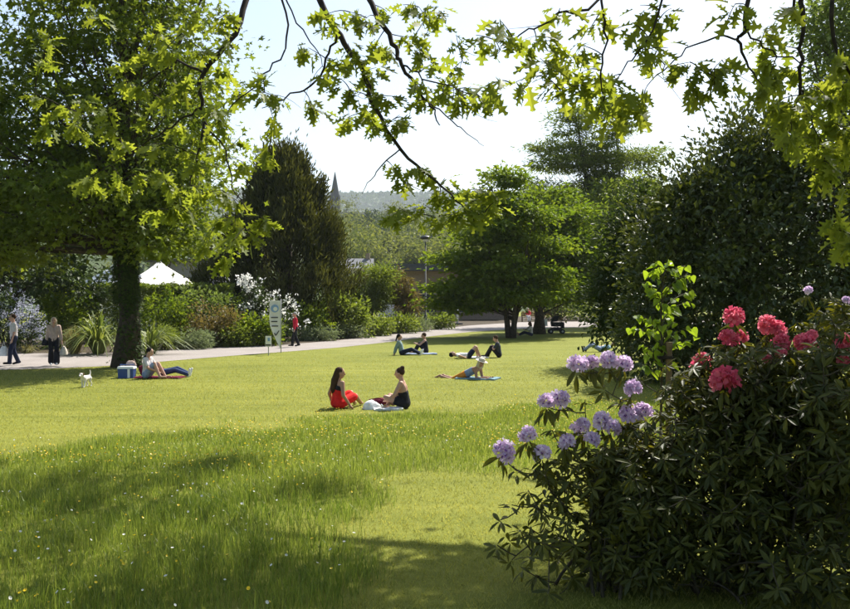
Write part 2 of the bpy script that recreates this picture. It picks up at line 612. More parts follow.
# ------------------------------------------------------------------ grass
MEADOW = [(-260, 470), (0, 458), (110, 445), (220, 430), (300, 421), (440, 412), (600, 402), (760, 395), (800, 440), (600, 458), (500, 463), (425, 471),
          (360, 484), (335, 510), (325, 550), (290, 625), (250, 800), (-500, 800)]
MEADOW_G = [ground(*p) for p in MEADOW]


def wobble(P):
    return P + 0.35 * np.stack([np.sin(P[:, 1] * 2.1) + np.sin(P[:, 0] * 3.3 + 1), np.sin(P[:, 0] * 1.7) + np.cos(P[:, 1] * 2.9)], 1)


def wedge(n, d0, d1, margin=2.0, bias=1.0):
    """points on the ground inside the widened view wedge between two distances, density ~ d**-bias"""
    d = (d0 ** (2 - bias) + R.random(n) * (d1 ** (2 - bias) - d0 ** (2 - bias))) ** (1 / (2 - bias)) if bias != 2 else d0 * (d1 / d0) ** R.random(n)
    x = R.uniform(-1, 1, n) * (0.46 * d + margin)
    return np.stack([x, d], 1)


def patchiness(P):
    x, y = P[:, 0], P[:, 1]
    return 0.5 + 0.25 * np.sin(1.3 * x + 0.7 * y + 1) * np.cos(0.9 * y - 0.5 * x) + 0.25 * np.sin(3.1 * x - 2.3 * y + 2)


def blades(P, h, w, lean, tint, tri=True):
    n = len(P)
    a = R.uniform(0, 2 * math.pi, n)
    u = np.stack([np.cos(a), np.sin(a), np.zeros(n)], 1)
    b = R.uniform(0, 2 * math.pi, n)
    l = np.stack([np.cos(b), np.sin(b), np.zeros(n)], 1) * (lean * h)[:, None]
    p = np.concatenate([P, np.full((n, 1), -0.005)], 1)
    up = np.array([0, 0, 1.0])
    if tri:
        V = np.stack([p - u * (w / 2)[:, None], p + u * (w / 2)[:, None], p + l + up * h[:, None]], 1)
        F = np.arange(n * 3).reshape(n, 3)
        return V.reshape(-1, 3), F, np.repeat(tint, 3)
    m = p + l * 0.35 + up * (h * 0.58)[:, None]
    t = p + l + up * (h * (1 - 0.22 * lean))[:, None]
    V = np.stack([p - u * (w / 2)[:, None], p + u * (w / 2)[:, None], m - u * (w * 0.4)[:, None], m + u * (w * 0.4)[:, None], t], 1)
    F = (np.arange(n) * 5)[:, None, None] + np.array([[0, 1, 3], [0, 3, 2], [2, 3, 4]])[None]
    return V.reshape(-1, 3), F.reshape(-1, 3), np.repeat(tint, 5)


# long meadow grass
P = wedge(300000, 6.2, 22.5, 1.5, 1.0)
ins = poly_in(wobble(P) + R.normal(size=P.shape) * 0.22, MEADOW_G)
P = P[ins]
pt = patchiness(P)
n = len(P)
fade = np.clip((P[:, 1] - 6) / 16, 0, 1)
h = (0.08 + 0.24 * pt * R.random(n) ** 0.9) * (1 - 0.45 * fade) * (1 + 0.6 * (R.random(n) < 0.05))
w = (0.005 + 0.006 * fade) * (0.6 + 0.9 * R.random(n) ** 2)
big = 0.5 + 0.5 * np.sin(P[:, 0] * 0.8 + 1.1 * np.sin(P[:, 1] * 0.9)) * np.cos(P[:, 1] * 1.3 + 0.6 * P[:, 0])
tint = np.clip(0.75 * R.random(n) ** 1.8 + 0.45 * fade * R.random(n) + 0.22 * big - 0.05, 0, 1)
g1 = blades(P, h, w, R.random(n) ** 1.3 * 0.75, tint, tri=False)
V, F, T = g1
tag(obj('meadow_grass', V, F, M['meadow'], tint=T), 'long uncut meadow grass in the left foreground and across the lawn', 'grass', kind='stuff')
NMEADOW = P

# mown lawn grass
P = wedge(520000, 6.2, 62, 1.5, 1.35)
P = P[R.random(len(P)) < np.clip(1.2 - P[:, 1] / 36, 0.0, 1)]
ins = poly_in(wobble(P) + R.normal(size=P.shape) * 0.22, MEADOW_G)
P = P[~ins]
pth = [*near, *far[::-1]]
P = P[~poly_in(P, pth)]
n = len(P)
fade = np.clip((P[:, 1] - 6) / 24, 0, 1)
h = (0.022 + 0.03 * R.random(n)) * (1 - 0.1 * fade)
w = 0.006 + 0.016 * np.clip((P[:, 1] - 6) / 24, 0, 1.8)
tint = np.clip((0.65 - 0.25 * fade) * R.random(n) + 0.125 * fade + 0.5 * patchiness(np.stack([P[:, 0] * 0.35, P[:, 1] * 0.8], 1)) - 0.08, 0, 1)
V, F, T = blades(P, h, w, 0.3 + R.random(n) * 0.9, tint)
tag(obj('lawn_grass', V, F, M['grass'], tint=T), 'short mown grass blades covering the sunny lawn', 'grass', kind='stuff')


# meadow flowers: buttercups and daisies, too many to count
def flowers(name, label, P, h, r, mat):
    n = len(P)
    c = np.concatenate([P, h[:, None]], 1)
    k = 6
    a = np.arange(k) * 2 * math.pi / k
    tilt = nrm(np.stack([R.normal(size=n) * 0.5, R.normal(size=n) * 0.5 - 0.25, np.ones(n)], 1))
    B = basis(np.cross(tilt, R.normal(size=(n, 3))), tilt)
    tv = np.concatenate([[[0, 0, -0.15]], np.stack([np.cos(a), np.sin(a), 0.2 * np.ones(k)], 1)])
    tf = np.array([[0, 1 + i, 1 + (i + 1) % k] for i in range(k)])
    V, F, T = scatter((tv, tf), c, B, r)
    o = tag(obj(name, V, F, M[mat], tint=T), label, 'flowers', kind='stuff')
    st = blades(P, h, np.full(n, 0.004), np.zeros(n), np.full(n, 0.3))
    obj('flower_stalk', st[0], st[1], M['meadow'], o, tint=st[2], kind='stuff')


idx = R.choice(len(NMEADOW), 6500, replace=False)
P = NMEADOW[idx]
pr = 0.10 + 0.75 * (np.sin(P[:, 0] * 0.9 + 0.6 * P[:, 1]) * np.sin(P[:, 1] * 0.8 - 0.35 * P[:, 0]) > -0.05)
pr = pr * np.where(P[:, 1] > 12.5, 0.8, 0.10)
P = P[R.random(len(P)) < pr]
flowers('buttercup_flowers', 'yellow buttercup flowers scattered through the long grass', P, R.uniform(0.12, 0.30, len(P)) * np.where(P[:, 1] > 13, 0.9, 1), R.uniform(0.009, 0.016, len(P)), 'butter')
idx = R.choice(len(NMEADOW), 420, replace=False)
P = NMEADOW[idx]
P = P[(P[:, 1] < 16) & (P[:, 0] < 1.5)]
flowers('daisy_flowers', 'small white daisies and clover dotted in the foreground grass', P, R.uniform(0.08, 0.28, len(P)), R.uniform(0.009, 0.016, len(P)), 'white_petal')

# ================================================================== TREES
def E(px, py, d, wpx, hpx, dep=None):
    """an ellipsoid of a crown: centre at a point, half sizes in photo pixels at that distance"""
    s = d / FPX
    return (at(px, py, d), (wpx * s, (dep if dep else wpx * s), hpx * s))


# --- left tree with ivy on its trunk
D = 33.0
b = ground(126, 367)
lt = tree('maple_tree', 'tall leafy tree with an ivy-covered trunk on the left of the lawn', b, 15.5, 0.37,
          [E(120, 90, D, 95, 120), E(40, 120, D, 85, 110), E(165, 130, D, 42, 85, 3), E(80, 200, D - 1, 86, 32, 3.5), E(-40, 180, D, 80, 100), E(110, -60, D, 120, 90), E(20, 240, D - 1.5, 45, 20, 2), E(155, 222, D, 38, 24, 2), E(165, 245, D - 1, 40, 12, 1.5), E(5, 248, D - 1, 30, 12, 1.5)],
          620, 95, 1.05, T_STAR, 0.20, 'maple', shell=0.5, flat=0.4, nl=70, lr=0.12, zmin=2.4, hmin=0.30)
# ivy hugging the trunk
n = 9000
a = R.uniform(0, 2 * math.pi, n)
hh = R.random(n) ** 0.8 * 6.0 + 0.05
rr = 0.37 * (1 - hh / 15.5 * 0.85) * (1 + 0.5 * np.exp(-hh / 13 * 22)) + R.random(n) * 0.12
dens = np.clip(0.35 + 0.65 * np.cos(a - 0.0), 0.12, 1) + (hh > 2.2) * 0.5
k = R.random(n) < dens
a, hh, rr = a[k], hh[k], rr[k]
pos = np.stack([b[0] + np.cos(a) * rr, b[1] + np.sin(a) * rr, hh], 1)
out = np.stack([np.cos(a), np.sin(a), -0.8 * np.ones(len(a))], 1)
V, F, tn = scatter(T_STAR, pos, basis(out + R.normal(size=out.shape) * 0.4, np.stack([np.cos(a), np.sin(a), 0.4 * np.ones(len(a))], 1)), R.uniform(0.09, 0.16, len(a)))
obj('ivy', V, F, M['ivy'], lt, tint=tn, kind='stuff')

# --- dark trees behind it
tree('holly_tree', 'dark holly tree standing behind the blue-flowering shrub at far left', gx(15, 46), 9, 0.25,
     [E(20, 240, 46, 70, 70), E(60, 285, 46, 40, 30), E(-50, 250, 46, 60, 70)], 260, 60, 0.7, T_DIA, 0.22, 'darkleaf', nl=20, shell=0.5)
tree('beech_tree', 'pale green tree far behind the ivy-covered trunk', gx(165, 70), 15, 0.3,
     [E(170, 130, 70, 40, 80), E(140, 180, 70, 55, 70), E(190, 200, 70, 24, 50)], 260, 45, 1.1, T_DIA, 0.30, 'maple', nl=20, shell=0.4)

# --- big yew
D = 57.0
b = gx(286, D)
y_ells = []
n, per = 400, 115
u = R.random(n)
hgt = 11.3
zc = 0.3 + (hgt - 0.9) * u ** 0.85
prof = 0.93 * np.interp(zc, [0, 2.2, 4.6, 6.4, 8.2, 9.4, 10.6, 11.3], [5.1, 5.0, 4.2, 3.25, 2.2, 1.5, 0.8, 0.3]) * (1 + 0.10 * np.sin(zc * 2.1 + 1))
an = R.uniform(0, 2 * math.pi, n)
ra = prof * (0.66 + 0.42 * R.random(n))
skew = np.where(np.cos(an) > 0, 1.0, 1.02)
cen = np.stack([b[0] + np.cos(an) * ra * skew - 1.0 * np.exp(-zc / 5.0), b[1] + np.sin(an) * ra, zc], 1)
cen = np.concatenate([cen, [at(322, 186, D), at(322, 196, D), at(318, 205, D), at(326, 215, D), at(338, 232, D), at(287, 154, D), at(280, 158, D)]])
n = len(cen)
k = np.repeat(np.arange(n), per)
off = R.normal(size=(n * per, 3)) * np.array([0.26, 0.26, 0.50])
cs = R.uniform(0.6, 1.25, n)
cs[-7:] = [0.5, 0.6, 0.7, 0.8, 0.8, 0.6, 0.7]
pos = cen[k] + off * cs[k][:, None]
out = nrm(pos - np.array([b[0], b[1], 0])[None] - np.stack([0 * pos[:, 2], 0 * pos[:, 2], pos[:, 2] * 0.9], 1))
d = nrm(out * 0.55 + np.array([0, 0, 1.1]) + R.normal(size=out.shape) * 0.45)
keep = pos[:, 2] > 0.1
pos, d, k = pos[keep], d[keep], k[keep]
tn = np.clip(0.5 * R.random(n)[k] + 0.3 * R.random(len(k)) + 0.35 * off[keep, 2], 0, 1)
V, F, tn = scatter(T_NARROW, pos, basis(d), R.uniform(0.2, 0.42, len(pos)), tn)
yt = thing('yew_tree', 'broad dark olive yew tree with upright sprays behind the white flowers', 'tree', b)
obj('crown', V, F, M['yew'], yt, tint=tn, kind='stuff')
V, F = tube([b + [0, 0, -0.1], b + [0, 0, 3], b + [0.1, 0, 7], b + [0.2, 0, 10]], [0.5, 0.4, 0.25, 0.08], 8)
obj('trunk', V, F, M['bark'], yt, smooth=True)
limbs(b, np.array([b, b + [0, 0, 5], b + [0.2, 0, 10]]), 0.3, cen, 60, 0.06).build('branch', M['bark'], yt, smooth=True)

# --- the two trees by the path in the middle
D = 56.0
tree('field_maple', 'dark green multi-stemmed tree on the lawn nearer the lamp post', ground(511, 338), 9.5, 0.13,
     [E(508, 178, D, 18, 10), E(498, 203, D, 34, 9), E(518, 215, D, 36, 9), E(490, 232, D, 46, 9), E(525, 245, D, 46, 9), E(478, 260, D, 42, 9), E(512, 272, D, 52, 9), E(470, 286, D, 36, 8), E(505, 296, D, 52, 8), E(464, 304, D, 32, 7), E(545, 285, D, 30, 8)],
     300, 110, 0.95, T_DIA, 0.25, 'mid', shell=0.3, flat=0.24, nl=60, lr=0.06, zmin=0.75, stems=4, top=0.7)
D = 63.0
tree('hornbeam_tree', 'spreading tree with a single dark trunk beside the pushchair', ground(539, 334), 9.5, 0.32,
     [E(548, 198, D, 24, 10), E(560, 215, D, 40, 9), E(548, 232, D, 44, 9), E(582, 240, D, 40, 9), E(565, 256, D, 50, 9), E(595, 268, D, 38, 8), E(545, 278, D, 44, 8), E(580, 290, D, 44, 8), E(545, 298, D, 36, 6)],
     260, 100, 1.05, T_DIA, 0.27, 'mid', shell=0.3, flat=0.22, nl=50, lr=0.09, zmin=1.3)

# --- airy trees behind
D = 80.0
tree('larch_tree', 'tall airy tree with a thin leaning trunk, left of the two behind the lawn', gx(607, D), 19.0, 0.24,
     [E(574, 128, D, 22, 20), E(560, 160, D, 34, 12), E(592, 150, D, 26, 14), E(552, 190, D, 30, 10), E(600, 185, D, 26, 10), E(570, 112, D, 10, 12), E(580, 205, D, 40, 12), E(545, 148, D, 16, 7)],
     280, 65, 0.95, T_NARROW, 0.30, 'light', shell=0.2, flat=0.16, nl=90, lr=0.04, lean=(-3.0, 0), bark='barkdark', top=0.98)
tree('larch_tree', 'tall airy tree with a straight thin trunk, right of the two behind the lawn', gx(626, D + 2), 18.5, 0.24,
     [E(614, 125, D, 18, 22), E(606, 165, D, 26, 14), E(636, 160, D, 24, 14), E(640, 190, D, 24, 12), E(612, 195, D, 34, 12), E(618, 108, D, 10, 14)],
     250, 65, 0.95, T_NARROW, 0.30, 'light', shell=0.2, flat=0.16, nl=80, lr=0.04, lean=(-0.9, 0), bark='barkdark', top=0.98)
tree('willow_tree', 'yellow-green bushy tree filling the gap beneath the two airy trees', gx(620, 74), 9, 0.2,
     [E(612, 250, 74, 45, 48), E(580, 235, 74, 40, 40), E(650, 240, 74, 34, 50), E(625, 205, 76, 40, 24)], 330, 60, 1.0, T_DIA, 0.30, 'light', shell=0.45, flat=0.5, nl=30)
tree('plane_tree', 'grey-green tree rising above the dark evergreen in the top right corner', gx(850, 44), 16, 0.35,
     [E(850, 50, 44, 46, 80), E(890, 90, 44, 60, 90), E(840, 20, 44, 40, 40)], 260, 60, 0.8, T_DIA, 0.22, 'airy', shell=0.4, nl=25)

# --- dark evergreen mass on the right
D = 27.0
tree('magnolia_tree', 'broad dark glossy evergreen tree on the right behind the pink rhododendron', gx(735, D), 7.6, 0.22,
     [E(730, 250, D, 80, 110, 2.6), E(800, 260, D, 75, 100, 2.6), E(680, 290, D, 58, 80, 2.2), E(740, 165, D, 40, 36), E(765, 150, D, 30, 34), E(660, 335, D, 32, 46, 1.4), E(870, 240, D, 60, 110, 2.4), E(690, 205, D, 34, 40), E(800, 180, D, 38, 30)],
     620, 90, 0.5, T_DIA, 0.16, 'evergreen', shell=0.5, flat=1.1, nl=60, lr=0.06, zmin=0.05, droop=0.1)
tree('holm_oak', 'dark evergreen bush between the yellow-green tree and the broad evergreen', gx(630, 33), 5.4, 0.12,
     [E(636, 260, 33, 34, 50, 1.6), E(645, 215, 33, 24, 34), E(615, 300, 33, 24, 40, 1.2)], 240, 55, 0.5, T_DIA, 0.15, 'darkleaf', shell=0.5, nl=20, lr=0.05)

# --- small trees by the pavilion
tree('acacia_tree', 'feathery light green small tree left of the lamp post', gx(372, 66), 4.4, 0.1,
     [E(368, 290, 66, 22, 26), E(380, 280, 66, 17, 16), E(356, 300, 66, 12, 22)], 130, 60, 0.45, T_NARROW, 0.26, 'light', shell=0.4, nl=14, lr=0.04, zmin=0.2)
tree('cypress_tree', 'small rusty brown conifer beside the lamp post', gx(405, 67), 3.6, 0.08,
     [E(405, 306, 67, 14, 18), E(403, 292, 67, 11, 14), E(400, 278, 67, 5, 9)], 90, 60, 0.3, T_NARROW, 0.2, 'bronze', shell=0.4, nl=10, lr=0.03, zmin=0.05)

# ------------------------------------------------------------------ shrub borders
shrub('ceanothus', 'pale blue-flowering shrub at the left edge of the path', gx(2, 42), 3.0, 2.75, 2.2, 2600, T_DIA, 0.12, 'darkleaf', cr=0.3, flowers=('blue_petal', 230, 0.13))
shrub('ceanothus', 'small blue-flowering shrub hanging over straw beside the walking pair', gx(27, 41), 1.1, 2.1, 1.0, 800, T_DIA, 0.1, 'darkleaf', cr=0.25, flowers=('blue_petal', 120, 0.12))


def strap_plant(name, label, base, nl, ln, wd, mat, spread=0.8):
    t = thing(name, label, 'plant', base)
    Vs, Fs, Ts, o = [], [], [], 0
    for i in range(nl):
        a = R.uniform(0, 2 * math.pi)
        o_ = np.array([math.cos(a), math.sin(a), 0])
        l = ln * R.uniform(0.6, 1.1)
        s = spread * R.uniform(0.2, 1.1)
        p0 = base + o_ * R.uniform(0, 0.25)
        pts = bez(p0, p0 + o_ * l * s * 0.25 + [0, 0, l * 0.75], p0 + o_ * l * s + [0, 0, l * (1.0 - 0.75 * s)], 6)
        side = np.cross(o_, [0, 0, 1.0])
        ww = wd * np.array([0.7, 1, 1, 0.85, 0.5, 0.05])[:, None] * 0.5
        V = np.concatenate([pts - side * ww, pts + side * ww])
        F = np.array([[j, j + 1, 6 + j + 1, 6 + j] for j in range(5)])
        Vs.append(V); Fs.append(F + o); Ts.append(np.full(12, R.random())); o += 12
    ob = obj('leaf_tuft', np.concatenate(Vs), np.concatenate(Fs), M[mat], t, tint=np.concatenate(Ts), kind='stuff')
    return t


strap_plant('phormium', 'spiky strap-leaved phormium left of the ivy-covered trunk', gx(98, 40), 170, 2.3, 0.075, 'strap', 1.35)
strap_plant('phormium', 'strap-leaved phormium half hidden right of the ivy-covered trunk', gx(150, 40), 100, 1.9, 0.07, 'strap', 1.25)
strap_plant('ornamental_grass', 'straw-coloured ornamental grass behind the pale-haired woman', gx(74, 40), 260, 1.35, 0.025, 'straw', 0.6)
strap_plant('ornamental_grass', 'heap of dry straw grass by the small blue shrub', gx(27, 40.5), 140, 0.55, 0.03, 'straw', 1.1)

t = thing('clipped_hedge', 'long clipped hedge in front of the white marquee', 'hedge', gx(140, 50))
p0, p1 = gx(40, 50), gx(232, 51)
n = 26000
f = R.random(n)
pos = p0 + (p1 - p0) * f[:, None]
pos[:, 1] += R.uniform(-0.7, 0.7, n)
pos[:, 2] = 2.95 * (1 - R.random(n) ** 2.2) + R.normal(size=n) * 0.06 + 0.06 * np.sin(f * 40)
V, F, tn = scatter(T_DIA, pos, basis(nrm(R.normal(size=(n, 3)) + [0, 0, 0.7])), R.uniform(0.1, 0.19, n))
obj('foliage', V, F, M['light'], t, tint=tn * 0.8, kind='stuff')
mb = MB()
for q in np.linspace(0.04, 0.96, 14):
    c = p0 + (p1 - p0) * q
    mb.tube([c + [0, 0, -0.05], c + [0.05, 0, 1.0], c + [0, 0.05, 2.3]], [0.05, 0.04, 0.02], 5)
mb.build('stem', M['bark'], t)

SH = [  # name, label, px, dist, width px, height px, leaf material, template, leaf size, count
    ('viburnum', 'dark leafy shrub left of the ivy-covered trunk in front of the hedge', 62, 45, 46, 62, 'mid', T_DIA, 0.16, 2600),
    ('viburnum', 'green shrub against the hedge just right of the ivy-covered trunk', 160, 46, 46, 58, 'mid', T_DIA, 0.15, 2400),
    ('hebe', 'low bright green mound at the path edge right of the trunk', 165, 43.0, 34, 24, 'light', T_NARROW, 0.12, 2200),
    ('hebe', 'low grey-green mound beside the bright green one at the path', 194, 43.6, 32, 22, 'silver', T_NARROW, 0.11, 1900),
    ('berberis', 'bronze leaved arching shrub in the border left of the banner', 210, 46, 52, 46, 'bronze', T_DIA, 0.12, 2600),
    ('spiraea', 'loose olive shrub behind the bronze one', 198, 49, 50, 58, 'airy', T_DIA, 0.14, 2200),
    ('euonymus', 'bright green low shrub at the path edge left of the banner', 236, 45.8, 40, 22, 'light', T_DIA, 0.13, 1900),
    ('laurel', 'leafy green shrub directly behind the banner', 258, 46.9, 50, 34, 'mid', T_DIA, 0.16, 2400),
    ('laurel', 'taller green shrub between the banner and the bronze shrub', 232, 50, 44, 42, 'mid', T_DIA, 0.16, 2000),
    ('privet', 'green shrub behind the man in red', 308, 53, 44, 40, 'mid', T_DIA, 0.16, 2300),
    ('choisya', 'rounded bright green bush right of the man in red', 341, 56, 52, 46, 'light', T_DIA, 0.18, 4200),
    ('osmanthus', 'dark bush tucked behind the rounded bright green bush', 322, 60, 40, 52, 'darkleaf', T_DIA, 0.18, 1800),
    ('lavender_clump', 'silvery low clump at the path edge behind the man in red', 318, 52.0, 36, 13, 'silver', T_NARROW, 0.14, 1500),
    ('lavender_clump', 'silvery low clump below the rounded bush', 346, 55.2, 40, 13, 'silver', T_NARROW, 0.14, 1500),
    ('geranium_clump', 'bright green low clump right of the rounded bush', 374, 59, 42, 18, 'light', T_DIA, 0.15, 1700),
    ('geranium_clump', 'bright green clump left of the lamp post foot', 396, 63, 40, 20, 'light', T_DIA, 0.15, 1700),
    ('lavender_clump', 'silvery clump at the foot of the lamp post', 412, 66.0, 34, 14, 'silver', T_NARROW, 0.15, 1300),
    ('geranium_clump', 'low green clump right of the lamp post', 437, 70.5, 32, 17, 'light', T_DIA, 0.16, 1300),
    ('peony_clump', 'low mixed clump with pale flowers left of the banner', 206, 44.8, 20, 18, 'silver', T_DIA, 0.12, 700),
    ('box_hedge', 'low yellow-green planting across the path right of the trees', 585, 98, 80, 24, 'light', T_DIA, 0.26, 2600),
    ('rose_border', 'flower-dotted border across the path behind the pushchair', 553, 99, 40, 26, 'bronze', T_DIA, 0.24, 1500),
    ('rose_border', 'green border at the far end of the path by the evergreen', 640, 97, 70, 30, 'mid', T_DIA, 0.26, 1900),
]
for nm, lb, px, d, wp, hp, mt, T, sz, n in SH:
    s = d / FPX
    shrub(nm, lb, gx(px, d), wp * s, hp * s, max(1.0, wp * s * 0.7), int(n * 1.05), T, sz * 1.18, mt, cr=0.10 * wp * s + 0.08)
s = 52 / FPX
shrub('white_rhododendron', 'white-flowering rhododendron in front of the dark yew', gx(270, 48.6), 50 * s, 48 * s, 2.2, 2400, T_DIA, 0.16, 'darkleaf', cr=0.35, flowers=('white_petal', 110, 0.2))
wr = thing('white_rhododendron', 'loose white-flowering branch tips left of the fuller white bush', 'shrub', gx(250, 49))
(V, F, tn), cen = foliage([E(252, 285, 49, 12, 11, 0.6), E(246, 281, 49, 8, 6, 0.4)], 26, 12, 0.16, T_WIDE, 0.11, 0.5, 0.8, -0.2, 0.5)
obj('blossom', V, F, M['white_petal'], wr, tint=tn, kind='stuff')
limbs(gx(250, 49), np.array([gx(250, 49), gx(250, 49) + [0, 0, 2.2]]), 0.1, cen, 20, 0.025).build('stem', M['twig'], wr)
(V, F, tn), _ = foliage([E(252, 300, 49, 12, 20, 0.6)], 30, 25, 0.25, T_DIA, 0.15, 0.3)
obj('foliage', V, F, M['darkleaf'], wr, tint=tn, kind='stuff')

# ------------------------------------------------------------------ hillside trees
HILL = [(368, 258, 190, 34, 'hillleaf', 'round pale green tree on the hillside just above the small house'),
        (420, 256, 200, 32, 'hillleaf', 'pale tree on the hillside left of the lamp head'),
        (446, 258, 195, 30, 'hillleaf', 'pale green tree on the hillside right of the lamp head'),
        (395, 243, 250, 30, 'hillleaf', 'yellow-green tree in the middle of the hillside wood'),
        (352, 243, 260, 26, 'hilldark', 'dark tree on the hillside beside the edge of the yew'),
        (371, 222, 340, 30, 'hilldark', 'large dark green tree standing out on the hillside below the spire'),
        (432, 236, 300, 30, 'hillleaf', 'olive tree on the hillside behind the lamp head'),
        (346, 210, 420, 26, 'hillleaf', 'pale tree on the hill crest directly below the spire'),
        (396, 212, 430, 26, 'hillleaf', 'pale tree on the hill crest right of the dark one'),
        (424, 214, 420, 26, 'hilldark', 'dark tree on the hill crest behind the oak leaves'),
        (410, 228, 360, 24, 'hillleaf', 'small olive tree on the upper hillside between the pale ones')]
for px, py, d, wp, mt, lb in HILL:
    s = d / FPX
    c = at(px, py, d)
    g = hz(c[0], c[1])
    gb = np.array([c[0], c[1], g])
    H = max(5.0, c[2] - g + wp * 0.45 * s)
    r = wp * 0.5 * s
    tree('deciduous_tree', lb, gb, H, 0.02 * H + 0.1, [(gb + [0, 0, H * 0.6], (r, r, H * 0.40)), (gb + [r * 0.4, 0, H * 0.45], (r * 0.7, r * 0.7, H * 0.3)), (gb + [-r * 0.5, -r * 0.2, H * 0.5], (r * 0.6, r * 0.6, H * 0.3))],
         110, 45, r * 0.34, T_DIA, 0.075 * r + 0.2, mt, group='trees on the far hillside', nl=8, lr=0.1, shell=0.6, zmin=g + 0.2, outn=1.3)
parts = []
for mt in ('hillleaf', 'hilldark'):
    parts = []
    for i in range(240 if mt == 'hillleaf' else 80):
        d = 165 + 480 * R.random() ** 0.85
        px = R.uniform(120, 760) if R.random() < 0.5 else R.uniform(320, 470)
        c = gx(px, d)
        g = float(hz(c[0], c[1]))
        H = R.uniform(8, 14)
        r = H * R.uniform(0.36, 0.5)
        gb = np.array([c[0], c[1], g])
        (V, F, tn), _ = foliage([(gb + [0, 0, H * 0.52], (r, r, H * 0.48))], *((46, 16) if 320 < px < 470 else (22, 10)), r * 0.4, T_DIA, (0.08 * r + 0.28) * (1 if 320 < px < 470 else 2), 0.65, 0.7, 0.2, 0.7, g + 0.1, outn=1.3)
        parts.append((V, F, np.clip(tn * 0.25 + 0.75 * R.random(), 0, 1)))
    V, F, tn = merge(parts)
    tag(obj('hillside_wood', V, F, M[mt], tint=tn), 'dense ' + ('pale green' if mt == 'hillleaf' else 'darker green') + ' wood covering the far hillside', 'woodland', kind='stuff')
# tree cover of the distant ridge
n = 16000
x = R.uniform(-1300, 900, n); y = R.uniform(2350, 3050, n)
pos = np.stack([x, y, hz(x, y) + R.uniform(0, 9, n)], 1)
V, F, tn = scatter(T_WIDE, pos, basis(nrm(R.normal(size=(n, 3)) + [0, 0, 0.8])), R.uniform(9, 18, n))
tag(obj('ridge_wood', V, F, M['hilldark'], tint=tn), 'blue distant wooded ridge on the skyline', 'woodland', kind='stuff')

# ================================================================== OVERHANGING OAK
OB = np.array([9.2, 14.5, 0.0])
oak = thing('oak_tree', 'large oak whose lobed sunlit leaves hang into the top of the view', 'tree', OB)
tp = np.array([OB + [0, 0, -0.2], OB + [0.05, 0, 1.5], OB + [-0.1, -0.1, 4.0], OB + [-0.3, -0.3, 7.5], OB + [-0.2, -0.2, 11.0], OB + [0.2, 0, 14.5]])
V, F = tube(tp, [0.75, 0.55, 0.5, 0.4, 0.26, 0.08], 12)
obj('trunk', V, F, M['bark'], oak, smooth=True)

